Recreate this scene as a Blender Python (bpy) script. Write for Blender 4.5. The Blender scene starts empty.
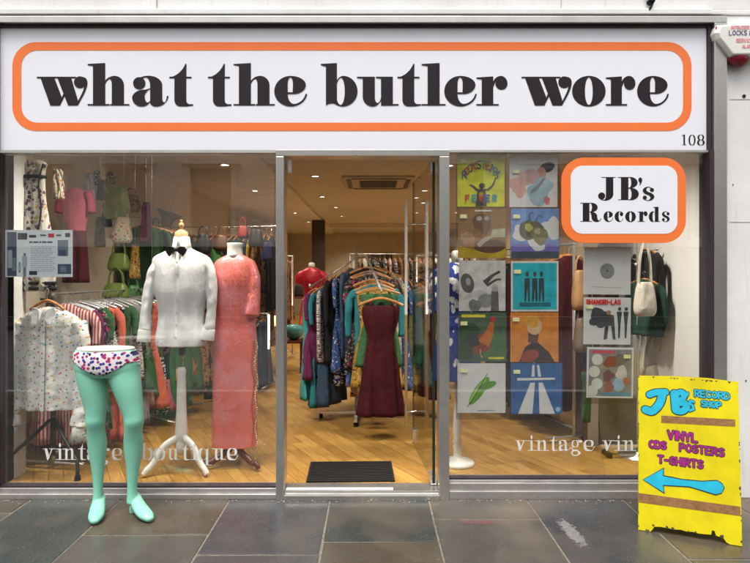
import bpy, bmesh, math, random
from mathutils import Vector, Matrix, noise
from mathutils.geometry import tessellate_polygon
random.seed(7)
PI = math.pi
sc = bpy.context.scene
C = sc.collection

# ------------------------------------------------------------------ camera
F = 600.0; D0 = 4.0; EYE = 1.513; VX = 371.0; VY = 270.0
cam_d = bpy.data.cameras.new('camera'); cam = bpy.data.objects.new('camera', cam_d); C.objects.link(cam)
cam.location = (0, -D0, EYE); cam.rotation_euler = (PI/2, 0, 0)
cam_d.sensor_fit = 'HORIZONTAL'; cam_d.sensor_width = 36; cam_d.lens = 36*F/750
cam_d.shift_x = (375-VX)/750; cam_d.shift_y = -(281.5-VY)/750
cam_d.clip_start = 0.05; cam_d.clip_end = 2000
sc.camera = cam
# ------------------------------------------------------------------ sky, sun, exposure
SUN_EL, SUN_AZ = math.radians(70), math.radians(200)
w = bpy.data.worlds.new("World"); sc.world = w; w.use_nodes = True
nt = w.node_tree; nt.nodes.clear()
sky = nt.nodes.new('ShaderNodeTexSky'); sky.sky_type = 'NISHITA'; sky.sun_disc = False
sky.sun_elevation = SUN_EL; sky.sun_rotation = SUN_AZ; sky.dust_density = 6; sky.air_density = 1.0
hsv = nt.nodes.new('ShaderNodeHueSaturation'); hsv.inputs['Saturation'].default_value = 0.35
bg = nt.nodes.new('ShaderNodeBackground'); bg.inputs['Strength'].default_value = 0.15
wo = nt.nodes.new('ShaderNodeOutputWorld')
nt.links.new(sky.outputs[0], hsv.inputs['Color']); nt.links.new(hsv.outputs[0], bg.inputs[0]); nt.links.new(bg.outputs[0], wo.inputs[0])
sd = bpy.data.lights.new('sun', 'SUN'); sd.energy = 1.1; sd.angle = math.radians(25); sd.color = (1, .96, .9)
sun = bpy.data.objects.new('sun', sd); C.objects.link(sun)
sdir = Vector((math.sin(SUN_AZ)*math.cos(SUN_EL), math.cos(SUN_AZ)*math.cos(SUN_EL), math.sin(SUN_EL)))
sun.rotation_euler = sdir.to_track_quat('Z', 'Y').to_euler()
vs = sc.view_settings; sc.display_settings.display_device = 'sRGB'
vs.view_transform = 'Standard'; vs.look = 'None'; vs.gamma = 1; vs.exposure = 0.86; vs.use_curve_mapping = False
try:
    sc.cycles.use_denoising = True; sc.cycles.max_bounces = 8; sc.cycles.transparent_max_bounces = 24
    sc.cycles.caustics_reflective = False; sc.cycles.caustics_refractive = False; sc.cycles.sample_clamp_indirect = 6
except Exception: pass
SPOT_W = 43.0

# ------------------------------------------------------------------ helpers
def fx(px): return (px-VX)/150.0
def fz(py): return EYE-(py-VY)/150.0
def W(px, py, Y):
    d = D0+Y
    return Vector(((px-VX)*d/F, Y, EYE-(py-VY)*d/F))
def link(o, parent=None):
    C.objects.link(o)
    if parent: o.parent = parent
    return o
def tag(o, label=None, cat=None, group=None, kind=None):
    if label: o['label'] = label
    if cat: o['category'] = cat
    if group: o['group'] = group
    if kind: o['kind'] = kind
    return o
def thing(name, label, cat, loc=(0,0,0), rz=0, group=None):
    o = bpy.data.objects.new(name, None); C.objects.link(o)
    o.location = loc; o.rotation_euler = (0,0,rz); o.empty_display_size = .1
    return tag(o, label, cat, group)
def obj(name, bm, mats, parent=None, smooth=False, bevel=0, world=False):
    """bm in the parent's local space; world=True: bm given in world space (parent unrotated Empty)"""
    me = bpy.data.meshes.new(name)
    bm.normal_update(); bm.to_mesh(me); bm.free()
    if not isinstance(mats, (list, tuple)): mats = [mats]
    for m in mats: me.materials.append(m)
    if smooth:
        for p in me.polygons: p.use_smooth = True
    o = bpy.data.objects.new(name, me); link(o, parent)
    if world and parent:
        o.location = tuple(-c for c in parent.location)
    if bevel:
        b = o.modifiers.new('bevel', 'BEVEL'); b.width = bevel; b.segments = 2; b.limit_method = 'ANGLE'
    return o
def BM(): return bmesh.new()
def box(bm, x0, x1, y0, y1, z0, z1, mi=0):
    vs_ = [bm.verts.new((x, y, z)) for x in (x0, x1) for y in (y0, y1) for z in (z0, z1)]
    for f in ((0,1,3,2),(4,6,7,5),(0,4,5,1),(2,3,7,6),(0,2,6,4),(1,5,7,3)):
        fc = bm.faces.new([vs_[i] for i in f]); fc.material_index = mi
    return bm
def boxm(x0,x1,y0,y1,z0,z1): return box(BM(), x0,x1,y0,y1,z0,z1)
def frame_of(t):
    t = t.normalized(); a = Vector((0,0,1)) if abs(t.z) < .9 else Vector((0,1,0))
    u = t.cross(a).normalized(); v = u.cross(t).normalized(); return u, v
def tube(bm, pts, rad, n=12, caps=True, up=None, mi=0, fold=None):
    """pts list of Vector, rad list of r or (ru, rv); up fixes u axis"""
    pts = [Vector(p) for p in pts]
    if not isinstance(rad, (list, tuple)): rad = [rad]*len(pts)
    rings = []
    u0 = None
    for i, p in enumerate(pts):
        t = (pts[min(i+1, len(pts)-1)]-pts[max(i-1, 0)])
        if up is not None:
            u = Vector(up); t = t.normalized(); u = (u-t*u.dot(t)).normalized(); v = t.cross(u)
        elif u0 is None: u, v = frame_of(t); u0 = u
        else:
            t = t.normalized(); u = (u0-t*u0.dot(t)).normalized(); v = t.cross(u); u0 = u
        r = rad[i]; ru, rv = (r if isinstance(r, (list, tuple)) else (r, r))
        ring = []
        for k in range(n):
            a = 2*PI*k/n; f = 1+(fold(i, a) if fold else 0)
            ring.append(bm.verts.new(p+u*(ru*f*math.cos(a))+v*(rv*f*math.sin(a))))
        rings.append(ring)
    for a, b in zip(rings, rings[1:]):
        for k in range(n):
            f = bm.faces.new((a[k], a[(k+1)%n], b[(k+1)%n], b[k])); f.material_index = mi
    if caps:
        bm.faces.new(rings[0][::-1]).material_index = mi; bm.faces.new(rings[-1]).material_index = mi
    return bm
def cyl(bm, p0, p1, r, n=16, r1=None): return tube(bm, [p0, p1], [r, r if r1 is None else r1], n)
def lathe(bm, prof, cx=0, cy=0, n=28):
    rings = [[bm.verts.new((cx+r*math.cos(2*PI*k/n), cy+r*math.sin(2*PI*k/n), z)) for k in range(n)] for r, z in prof]
    for a, b in zip(rings, rings[1:]):
        for k in range(n): bm.faces.new((a[k], a[(k+1)%n], b[(k+1)%n], b[k]))
    bm.faces.new(rings[0][::-1]); bm.faces.new(rings[-1]); return bm
def catmull(pts, n=8):
    pts = [Vector(p) for p in pts]; out = []
    for i in range(len(pts)-1):
        p0 = pts[max(i-1,0)]; p1 = pts[i]; p2 = pts[i+1]; p3 = pts[min(i+2, len(pts)-1)]
        for k in range(n):
            t = k/n
            out.append(.5*((2*p1)+(p2-p0)*t+(2*p0-5*p1+4*p2-p3)*t*t+(3*p1-p0-3*p2+p3)*t**3))
    out.append(pts[-1]); return out
def interp(tab, x):
    if x <= tab[0][0]: return tab[0][1]
    for (a, b), (c, d) in zip(tab, tab[1:]):
        if x <= c:
            t = (x-a)/(c-a); t = t*t*(3-2*t)*.5+t*.5; return b+(d-b)*t
    return tab[-1][1]
def sphere(bm, c, r, n=16, sc_=(1,1,1)):
    m = Matrix.Translation(c) @ Matrix.Diagonal((sc_[0], sc_[1], sc_[2], 1))
    bmesh.ops.create_uvsphere(bm, u_segments=n, v_segments=max(6, n*2//3), radius=r, matrix=m); return bm

# ------------------------------------------------------------------ materials
def M_(name):
    m = bpy.data.materials.new(name); m.use_nodes = True
    n = m.node_tree; b = n.nodes['Principled BSDF']; return m, n, b
def coords(n, kind='Object', scale=None):
    tc = n.nodes.new('ShaderNodeTexCoord')
    if scale is None: return tc.outputs[kind]
    mp = n.nodes.new('ShaderNodeMapping'); mp.inputs['Scale'].default_value = scale
    n.links.new(tc.outputs[kind], mp.inputs[0]); return mp.outputs[0]
def noise_n(n, vec, scale, detail=4, rough=.55):
    t = n.nodes.new('ShaderNodeTexNoise'); t.inputs['Scale'].default_value = scale; t.inputs['Detail'].default_value = detail
    t.inputs['Roughness'].default_value = rough
    n.links.new(vec, t.inputs['Vector']); return t
def ramp(n, fac, stops, interp_='LINEAR'):
    r = n.nodes.new('ShaderNodeValToRGB'); r.color_ramp.interpolation = interp_
    el = r.color_ramp.elements
    while len(el) < len(stops): el.new(.5)
    for e, (p, c) in zip(el, stops):
        e.position = p; e.color = (c[0], c[1], c[2], 1) if isinstance(c, (tuple, list)) else (c, c, c, 1)
    n.links.new(fac, r.inputs[0]); return r.outputs[0]
def mix(n, fac, a, b, mode='MIX'):
    m = n.nodes.new('ShaderNodeMix'); m.data_type = 'RGBA'; m.blend_type = mode
    for s, v in ((0, fac), (6, a), (7, b)):
        if hasattr(v, 'is_output') or isinstance(v, bpy.types.NodeSocket): n.links.new(v, m.inputs[s])
        elif s == 0: m.inputs[0].default_value = v
        else: m.inputs[s].default_value = (*v[:3], 1)
    return m.outputs[2]
def bump(n, b, h, strength=.3, dist=.01):
    bp = n.nodes.new('ShaderNodeBump'); bp.inputs['Strength'].default_value = strength; bp.inputs['Distance'].default_value = dist
    n.links.new(h, bp.inputs['Height']); n.links.new(bp.outputs[0], b.inputs['Normal']); return bp
def sc3(c, k): return tuple(min(1, v*k) for v in c)
def mat(name, col, rough=.5, metal=0, var=.12, vscale=6, bmp=0, bscale=60, coat=0, spec=None):
    m, n, b = M_(name); v = coords(n)
    t = noise_n(n, v, vscale, 5)
    n.links.new(ramp(n, t.outputs[0], [(.3, sc3(col, 1-var)), (.7, sc3(col, 1+var))]), b.inputs['Base Color'])
    b.inputs['Roughness'].default_value = rough; b.inputs['Metallic'].default_value = metal
    if coat: b.inputs['Coat Weight'].default_value = coat
    if spec is not None: b.inputs['Specular IOR Level'].default_value = spec
    if bmp:
        t2 = noise_n(n, v, bscale, 4); bump(n, b, t2.outputs[0], bmp, .004)
    return m
def emit(name, col, s):
    m, n, b = M_(name); b.inputs['Base Color'].default_value = (*col, 1)
    b.inputs['Emission Color'].default_value = (*col, 1); b.inputs['Emission Strength'].default_value = s; return m
def metal_brushed(name, col, rough=.28, dirt=.35):
    m, n, b = M_(name); v = coords(n, scale=(1,1,1))
    t = noise_n(n, v, 3.5, 6, .6)
    n.links.new(ramp(n, t.outputs[0], [(.35, sc3(col, 1-dirt)), (.65, col)]), b.inputs['Base Color'])
    n.links.new(ramp(n, t.outputs[0], [(.3, rough*1.7), (.7, rough)]), b.inputs['Roughness'])
    b.inputs['Metallic'].default_value = .93
    v2 = coords(n, scale=(400, 400, 3)); t2 = noise_n(n, v2, 1, 2); bump(n, b, t2.outputs[0], .08, .001)
    return m
def glass(name, base=.06, tint=.95):
    m = bpy.data.materials.new(name); m.use_nodes = True; n = m.node_tree; n.nodes.clear()
    out = n.nodes.new('ShaderNodeOutputMaterial'); mx = n.nodes.new('ShaderNodeMixShader')
    tr = n.nodes.new('ShaderNodeBsdfTransparent'); tr.inputs[0].default_value = (tint, tint, tint*.99, 1)
    gl = n.nodes.new('ShaderNodeBsdfGlossy'); gl.inputs['Roughness'].default_value = 0.0
    lw = n.nodes.new('ShaderNodeLayerWeight'); lw.inputs[0].default_value = .5
    p = n.nodes.new('ShaderNodeMath'); p.operation = 'POWER'; p.inputs[1].default_value = 5
    q = n.nodes.new('ShaderNodeMath'); q.operation = 'MULTIPLY_ADD'; q.inputs[1].default_value = .6; q.inputs[2].default_value = base
    n.links.new(lw.outputs['Facing'], p.inputs[0]); n.links.new(p.outputs[0], q.inputs[0]); n.links.new(q.outputs[0], mx.inputs[0])
    n.links.new(tr.outputs[0], mx.inputs[1]); n.links.new(gl.outputs[0], mx.inputs[2]); n.links.new(mx.outputs[0], out.inputs[0])
    return m
def cloth(name, kind, cols, scale=30, rough=.85, thr=.35, sheen=.03, crease=.022, crs=1.0):
    m, n, b = M_(name); v = coords(n)
    wv = noise_n(n, v, 6, 3)
    base = cols[0]
    bs = ramp(n, wv.outputs[0], [(.3, sc3(base, .85)), (.7, sc3(base, 1.1))])
    col = bs
    if kind in ('dots', 'floral'):
        vo = n.nodes.new('ShaderNodeTexVoronoi'); vo.inputs['Scale'].default_value = scale
        vp = v
        if kind == 'dots':
            vo.voronoi_dimensions = '2D'; mp_ = n.nodes.new('ShaderNodeMapping'); mp_.inputs['Rotation'].default_value = (-PI/2, 0, 0); n.links.new(v, mp_.inputs[0]); vp = mp_.outputs[0]
        nz = noise_n(n, v, scale*1.2, 2)
        add = n.nodes.new('ShaderNodeVectorMath'); add.operation = 'MULTIPLY_ADD'
        k = .04 if kind == 'dots' else .6
        add.inputs[1].default_value = (k/scale*2,)*3
        n.links.new(nz.outputs['Color'], add.inputs[0]); n.links.new(vp, add.inputs[2]); n.links.new(add.outputs[0], vo.inputs['Vector'])
        mask = ramp(n, vo.outputs['Distance'], [(thr-.03, 1.0), (thr+.03, 0.0)])
        sep = n.nodes.new('ShaderNodeSeparateColor'); n.links.new(vo.outputs['Color'], sep.inputs[0])
        k_ = len(cols)-1
        pc = ramp(n, sep.outputs[0], [(i/k_, cols[i+1]) for i in range(k_)], 'CONSTANT') if k_ > 1 else None
        col = mix(n, mask, bs, pc if pc is not None else cols[1])
    elif kind == 'stripe':
        wvt = n.nodes.new('ShaderNodeTexWave'); wvt.inputs['Scale'].default_value = scale; wvt.bands_direction = 'X'
        n.links.new(v, wvt.inputs['Vector']); wvt.inputs['Distortion'].default_value = .4
        col = mix(n, ramp(n, wvt.outputs['Color'], [(.45, 0.), (.55, 1.)]), bs, cols[1])
    elif kind == 'bands':
        wvt = n.nodes.new('ShaderNodeTexWave'); wvt.inputs['Scale'].default_value = scale; wvt.bands_direction = 'Z'
        n.links.new(v, wvt.inputs['Vector']); wvt.inputs['Distortion'].default_value = 1.5; wvt.inputs['Detail Scale'].default_value = 4
        nz = noise_n(n, v, 45, 2)
        c2 = ramp(n, nz.outputs[0], [(.45, cols[1]), (.55, cols[-1])], 'CONSTANT')
        col = mix(n, ramp(n, wvt.outputs['Color'], [(.5, 0.), (.6, 1.)]), bs, c2)
    elif kind == 'camo':
        nz = noise_n(n, v, scale, 3)
        k_ = len(cols); col = ramp(n, nz.outputs[0], [(.3+.4*i/k_, cols[i]) for i in range(k_)], 'CONSTANT')
    n.links.new(col, b.inputs['Base Color'])
    b.inputs['Roughness'].default_value = rough; b.inputs['Sheen Weight'].default_value = sheen; b.inputs['Specular IOR Level'].default_value = .22
    # weave and small creases
    w1 = noise_n(n, coords(n, scale=(11, 11, 5)), 1.3*crs, 4, .55); w1.inputs['Distortion'].default_value = .9
    bump(n, b, w1.outputs[0], .8, crease)
    return m

m_white_paint = None
def make_render():
    m, n, b = M_('white_masonry_paint'); v = coords(n)
    big = noise_n(n, v, 1.3, 7, .65); sm = noise_n(n, v, 14, 6, .7)
    streak = noise_n(n, coords(n, scale=(9, 9, .9)), 2.2, 6, .6)
    c = ramp(n, big.outputs[0], [(.25, (.66,.655,.63)), (.6, (.80,.80,.79))])
    c = mix(n, ramp(n, streak.outputs[0], [(.56, 0.), (.80, .45)]), c, (.47,.43,.36))
    c = mix(n, ramp(n, sm.outputs[0], [(.66, 0.), (.78, .5)]), c, (.42,.37,.30))
    n.links.new(c, b.inputs['Base Color']); b.inputs['Roughness'].default_value = .75
    bump(n, b, sm.outputs[0], .35, .006); return m
RENDER = make_render()
STEEL = metal_brushed('brushed_steel', (.78,.76,.72), .24, .3)
STEEL_D = metal_brushed('dull_aluminium', (.62,.60,.58), .42, .35)
CHROME = mat('chrome', (.82,.82,.81), .24, .85, .05)
DARKMETAL = mat('black_metal', (.015,.015,.017), .4, .3)
GASKET_SHADE = mat('gasket_and_gap_shade', (.03,.022,.03), .6)
SIGNW = mat('sign_white_acrylic', (.84,.85,.90), .22, 0, .015, 2, coat=.2)
ORANGE = mat('orange_vinyl', (.90,.20,.045), .35, 0, .03)
INK = mat('black_vinyl', (.016,.011,.016), .6, 0, .1, spec=.25)
GLASS = glass('window_glass', .11, .99)
DGLASS = glass('door_glass', .05, .95)
WLET = mat('white_vinyl_lettering', (.72,.72,.68), .6)
CREAM = mat('cream_wall_paint', (.62,.55,.45), .8, 0, .05, 3, .1)
CEIL = mat('ceiling_paint', (.53,.50,.46), .85, 0, .04, 2)
WHITEGL = mat('white_gloss_paint', (.72,.71,.66), .35, 0, .06, 8)
WHITEPL = mat('white_laminate', (.70,.69,.66), .5, 0, .05, 3)
BLACKPL = mat('black_rubber', (.012,.011,.011), .8, 0, .2, 60, .6, 300, spec=.2)
LIT = emit('lit_lamp', (1, .86, .62), 14)
DKWOOD = mat('dark_mahogany', (.10,.022,.014), .35, 0, .3, 10)
LTWOOD = mat('pale_wood', (.50,.30,.13), .45, 0, .25, 20)
GOLDWOOD = mat('orange_varnished_wood', (.50,.22,.06), .4, 0, .25, 20)

def make_floor():
    m, n, b = M_('oak_strip_floor')
    tc = n.nodes.new('ShaderNodeTexCoord'); mp = n.nodes.new('ShaderNodeMapping'); mp.inputs['Rotation'].default_value = (0,0,math.radians(62))
    n.links.new(tc.outputs['Object'], mp.inputs[0])
    br = n.nodes.new('ShaderNodeTexBrick'); br.inputs['Scale'].default_value = 1; br.inputs['Brick Width'].default_value = .62
    br.inputs['Row Height'].default_value = .095; br.inputs['Mortar Size'].default_value = .0015; br.offset = .37
    br.inputs['Color1'].default_value = (.56,.33,.085,1); br.inputs['Color2'].default_value = (.38,.20,.045,1); br.inputs['Mortar'].default_value = (.07,.03,.01,1)
    n.links.new(mp.outputs[0], br.inputs['Vector'])
    mp2 = n.nodes.new('ShaderNodeMapping'); mp2.inputs['Scale'].default_value = (2, 26, 1); n.links.new(mp.outputs[0], mp2.inputs[0])
    g = noise_n(n, mp2.outputs[0], 3, 6, .6)
    c = mix(n, .75, br.outputs[0], ramp(n, g.outputs[0], [(.3, (.50,.42,.34)), (.7, (1,1,1))]), 'MULTIPLY')
    n.links.new(c, b.inputs['Base Color'])
    n.links.new(ramp(n, g.outputs[0], [(.3, .28), (.7, .42)]), b.inputs['Roughness'])
    bump(n, b, br.outputs[1], -.2, .002); return m
OAK = make_floor()
def make_slab():
    m, n, b = M_('wet_stone_slab'); v = coords(n)
    at = n.nodes.new('ShaderNodeAttribute'); at.attribute_name = 'tint'; at.attribute_type = 'GEOMETRY'
    big = noise_n(n, v, 1.5, 3, .5); mid = noise_n(n, v, 9, 6, .65); fine = noise_n(n, v, 90, 4, .6)
    c = mix(n, ramp(n, big.outputs[0], [(.48, 0.), (.80, .45)]), at.outputs['Color'], (.23,.165,.10))
    c = mix(n, ramp(n, mid.outputs[0], [(.30, .22), (.8, 0.)]), c, (.11,.105,.10))
    c = mix(n, ramp(n, fine.outputs[0], [(.60, 0.), (.70, .32)]), c, (.34,.32,.29))
    n.links.new(c, b.inputs['Base Color'])
    n.links.new(ramp(n, big.outputs[0], [(.35, .18), (.6, .32)]), b.inputs['Roughness'])
    b.inputs['Specular IOR Level'].default_value = .5
    bump(n, b, mix(n, .4, mid.outputs[0], fine.outputs[0]), .3, .005); return m
SLAB = make_slab()
JOINT = mat('sandy_mortar', (.18,.155,.12), .9, 0, .35, 30, .6, 150)
ASPHALT = mat('asphalt', (.05,.05,.05), .8, 0, .3, 40, .5, 200)
KERB = mat('kerb_granite', (.22,.21,.2), .7, 0, .2, 40)

# ------------------------------------------------------------------ glyphs (fat didone)
def E(cx, cy, rx, ry, n=32): return [(cx+rx*math.cos(2*PI*k/n), cy+ry*math.sin(2*PI*k/n)) for k in range(n)]
def Rc(x0, y0, x1, y1): return [(x0,y0),(x1,y0),(x1,y1),(x0,y1)]
def contour(c):
    out = []; n = len(c); i = 0
    while i < n:
        p = c[i]
        if len(p) == 2: out.append(p); i += 1; continue
        a = out[-1]; q = c[(i+1) % n]; w_ = .7071
        for k in range(1, 10):
            t = k/10; den = (1-t)**2+2*w_*t*(1-t)+t*t
            out.append((((1-t)**2*a[0]+2*w_*t*(1-t)*p[0]+t*t*q[0])/den, ((1-t)**2*a[1]+2*w_*t*(1-t)*p[1]+t*t*q[1])/den))
        i += 1
    return out
def ribbon(pts, wd, n=6):
    cp = catmull([Vector((p[0], p[1], w_)) for p, w_ in zip(pts, wd)], n)
    L, R = [], []
    for i, p in enumerate(cp):
        t = (cp[min(i+1, len(cp)-1)]-cp[max(i-1, 0)]); t.z = 0; t.normalize(); nn = Vector((-t.y, t.x))
        L.append((p.x+nn.x*p.z/2, p.y+nn.y*p.z/2)); R.append((p.x-nn.x*p.z/2, p.y-nn.y*p.z/2))
    return L+R[::-1]
def headstem(x, x1, top, s=5.4): return [(x-s, top-.4), (x-s, top-1.6), (x, top-2.4), (x, 0), (x1, 0), (x1, top+.6)]
GL = {}
arch = [(17.6,21),(17.6,24.5),(20,29.6,0),(27,29.6),(36.4,29.6,0),(36.4,20),(36.4,0),(24.2,0),(24.2,20),(24.2,26.4,0),(22.2,26.4),(19,26.4,0),(17.6,21)]
GL['n'] = (41.8, [(5.4,17.6),(24.2,36.4)], [[headstem(5.4,17.6,28.4)],[Rc(0,0,22,1.5)],[arch[:-1]],[Rc(22.6,0,41.8,1.5)]])
GL['h'] = (41.8, [(5.4,17.6),(24.2,36.4)], [[headstem(5.4,17.6,41.8)],[Rc(0,0,22,1.5)],[arch[:-1]],[Rc(22.6,0,41.8,1.5)]])
GL['l'] = (23.5, [(5.9,17.6)], [[headstem(5.9,17.6,41.8,5.9)],[Rc(0,0,23.5,1.5)]])
GL['i'] = (23.5, [(5.9,17.6)], [[headstem(5.9,17.6,28.4,5.9)],[Rc(0,0,23.5,1.5)],[E(11.6,37.5,5.6,5.4)]])
GL['w'] = (50, [(5,22),(23,38),(38,49)], [[Rc(0,27.2,39,28.7)],[[(3.6,27.6),(17.4,27.6),(24.8,8.5),(22.8,0),(13.4,0)]],[[(20.4,27.6),(34.2,27.6),(41,5),(40.6,0),(31.2,0),(27.4,9.6)]],
   [[(21.8,.0),(23.0,0),(28.2,10.5),(26.6,12.5)]],[E(43,23.2,6,5.9)],[ribbon([(44,28.0),(48,26.2),(49.0,21.5),(46.5,13),(40,.6)],[1.5,2.6,2.6,2.2,1.8])]])
GL['v'] = (36, [(4,20)], [[Rc(0,27.4,19,28.8)],[[(3.6,28),(16.4,28),(24,7),(20.5,-.8),(16.5,-.8)]],[[(20.5,-.8),(18.5,-.8),(27.6,28),(30,28)]],[Rc(22.5,27.4,36,28.8)]])
GL['y'] = (36, [(4,20)], GL['v'][2]+[[ribbon([(20,2),(16,-7),(10,-12),(6,-10)],[3,3,2.4,2])],[E(6,-8.5,4,4)]])
GL['a'] = (36.2, [(.2,12.4),(18,30)], [[[(30,20),(30,29.7,0),(16.5,29.7),(5,29.7,0),(1.4,23),(8,26),(11,28,0),(14,28),(18,27.2,0),(18,20),(18,3),(18,-1.1,0),(24,-1.1),(35.2,-1.1,0),(36.2,9.6),(34.6,9.6),(34.2,3.6,0),(32.2,3.2),(30,3,0),(30,7)]],
   [E(7.2,22.2,6.1,6.1)],[[(18,17.4),(15,15.8,0),(12,15.8),(0,15.5,0),(.2,7.5),(.4,-1,0),(9.6,-1),(15.5,-1,0),(18,3.6),(18,5),(16.4,2.6,0),(15.4,2.9),(12.8,3,0),(12.6,9.2),(12.6,14.5,0),(18,16.2)]]])
GL['t'] = (23.6, [(5,16.8)], [[[(2.2,28.6),(12.5,31,0),(15.8,41.8),(17,41.2),(16.8,28),(16.8,5),(16.8,1.5,0),(20,1.4),(23.6,1.4),(23.6,0),(18,-.8),(11,-.9),(5,-.9,0),(5,5.5),(5,28)]],[Rc(0,27.2,22,28.7)]])
GL['e'] = (32.8, [(0,13.3),(18.6,31.5)], [[[(32.8,11.6),(31.2,-.9,0),(16.8,-.9),(0,-.9,0),(0,14.2),(0,29.5,0),(16.2,29.5),(31.5,29.5,0),(31.5,20.5),(31.5,12,0),(20,11.5),(13.4,11.5),(13.4,1.7,0),(19.6,1.6),(29.4,1.8,0),(31.1,11.6)],
   [(13.4,13.2),(13.4,22),(13.6,28,0),(16,28),(18.6,28,0),(18.6,22),(18.4,13.2)]]])
GL['c'] = (29, [(0,13.3)], [[[(28.6,9.5),(27,-.9,0),(15.5,-.9),(0,-.9,0),(0,14.2),(0,29.5,0),(16.2,29.5),(27,29.5,0),(28.2,22),(20,27),(18,28,0),(16.2,28),(13.4,27,0),(13.4,14.2),(13.4,1.7,0),(18.6,1.7),(25.8,1.7,0),(27,9.5)]],[E(22.6,21.6,5.6,5.6)]])
GL['o'] = (34, [(0,12.9),(21,34)], [[E(17,14.3,17,15.3,48), E(17,14.3,4,13.7)]])
GL['b'] = (36.8, [(5.1,16.1),(24,36.6)], [[[(0,41.4),(0,40.2),(5.1,39),(5.1,0),(7.5,1.5),(11,3,0),(16.1,1.5),(16.1,42.4)]],
   [[(16.1,25),(18,29.5,0),(22.5,29.5),(36.8,29.5,0),(36.8,14.2),(36.8,-1,0),(21.5,-1),(17,-1,0),(12,3),(16.1,6),(17,.6,0),(20,.6),(24,.6,0),(24,14.3),(24,27.6,0),(20.3,27.6),(17,27.6,0),(16.1,21)]]])
_bowl = [(20.5,22),(19.5,27.8,0),(16.6,27.8),(12.7,27.8,0),(12.7,14.2),(12.7,.6,0),(16.6,.6),(19.5,.6,0),(20.5,6),(20.5,2.5),(17.5,-1,0),(14,-1),(0,-1,0),(0,14.2),(0,29.4,0),(14,29.4),(18.5,29.4,0),(20.5,25)]
GL['d'] = (38, [(0,12.7),(20.5,32.5)], [[_bowl],[[(15,41.4),(15,40.2),(20.5,39),(20.5,-.5),(32.5,0),(32.5,42.4)]],[Rc(31,0,38,1.5)]])
GL['q'] = (38, [(0,12.7),(20.5,32.5)], [[_bowl],[[(20.5,24),(30,29.6),(32.5,29.6),(32.5,-13),(20.5,-13)]],[Rc(15,-14,38,-12.6)]])
GL['u'] = (41.8, [(5.9,18),(24.2,36)], [[[(0,28.7),(0,27.5),(5.9,26.8),(5.9,9),(5.9,-1,0),(16,-1),(21.5,-1,0),(24.2,5),(24.2,8),(23.2,2.6,0),(20.6,2.6),(18,2.6,0),(18,8),(18,28.7)]],
   [[(19,28.7),(19,27.5),(24.2,26.8),(24.2,0),(36,0),(36,28.7)]],[Rc(35,0,41.8,1.5)]])
GL['r'] = (31.5, [(5.4,17)], [[headstem(5.4,17,28.4)],[Rc(0,0,22.6,1.5)],[[(17,19),(17,24),(19,29.5,0),(24.5,29.5),(31.3,29.5,0),(31.3,22),(25,27.5),(19.5,27.5,0),(17.4,19)]],[E(25.3,21.8,6.1,6.1)]])
GL['g'] = (33, [(1,10),(17,26)], [[E(13.5,19.5,12.5,9.8), E(13.5,19.5,4,8.6)],[ribbon([(21,26),(25,28.4),(29,27.6)],[2,2,3])],[E(29.4,26,3.5,3.4)],
   [ribbon([(9,10.5),(4,7.5),(5,3.5),(12,1.0),(20,.8)],[1.5,3.5,4.5,4.5,4])],[E(15,-6,15,8), E(15,-6.4,8.5,5.4)]])
GL['s'] = (27, [(2,12),(15,25)], [[[(23,23),(20,29.4,0),(13,29.4),(1.5,29.4,0),(1.5,21),(1.5,14.5,0),(11,12),(17,10.5,0),(17.5,6),(17.5,.6,0),(12,.6),(5,.6,0),(3.6,6),(1.4,6),(3,-1,0),(13,-1),(25.5,-1,0),(25.5,8),(25.5,14.5,0),(15,17.4),(9.5,18.8,0),(9,23),(9,27.8,0),(13.5,27.8),(18,27.8,0),(21.4,23)]],[E(20.6,22.4,4.4,4.4)],[E(5.8,6,4.4,4.4)]])
GL['J'] = (31, [(14,27)], [[Rc(6,39.6,31,41)],[[(27,40),(27,10),(26,-1,0),(13,-1),(1,-1,0),(.6,7.5),(6,2.5),(9,.6,0),(11,.8),(14,1.2,0),(14,8),(14,40)]],[E(6.6,7.5,6.2,6.2)]])
GL['B'] = (36, [(5,18),(23,35)], [[Rc(0,39.6,20,41)],[Rc(0,0,20,1.4)],[Rc(5,.5,18,40.5)],
   [[(18,41),(22,41),(34,41,0),(34,31),(34,22,0),(22,21),(18,21),(18,22.4),(20,22.4),(22.8,23,0),(22.8,31),(22.8,39.6,0),(20,39.6),(18,39.6)]],
   [[(18,21.6),(23,21.6),(36,21.6,0),(36,11),(36,0,0),(22,0),(18,0),(18,1.4),(20,1.4),(23.4,1.6,0),(23.4,11),(23.4,20.2,0),(20,20.2),(18,20.2)]]])
GL['R'] = (41, [(5,18),(23,34)], [[Rc(0,39.6,20,41)],[Rc(0,0,23,1.4)],[Rc(5,.5,18,40.5)],
   [[(18,41),(22,41),(34,41,0),(34,31),(34,21,0),(22,20.6),(18,20.6),(18,22),(20,22),(22.8,23,0),(22.8,31),(22.8,39.6,0),(20,39.6),(18,39.6)]],
   [[(19,21),(24,21),(33,20,0),(33,12),(33,3,0),(36.5,2.6),(39,3,0),(39.4,7),(41,7),(40.5,-1,0),(32,-1),(22,-1,0),(22,10),(21.5,20,0),(19,20)]]])
GL["'"] = (12, [], [[E(6,36,4.6,4.6)],[[(10.5,36),(10,29,0),(4,26),(5,31)]]])
GL['1'] = (18, [(6,13)], [[Rc(6,.5,13,41)],[Rc(1,0,18,1.4)],[[(6,41),(1,37),(1,36),(6,37)]]])
GL['0'] = (26, [(0,8),(18,26)], [[E(13,20,13,21,40), E(13,20,6,19.4)]])
GL['8'] = (27, [(0,8),(18,26)], [[E(13.5,30.5,11.5,10.8), E(13.5,30.5,4.6,9.6)],[E(13.5,10.2,13.5,11.2), E(13.5,10.2,5.4,9.8)]])
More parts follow.
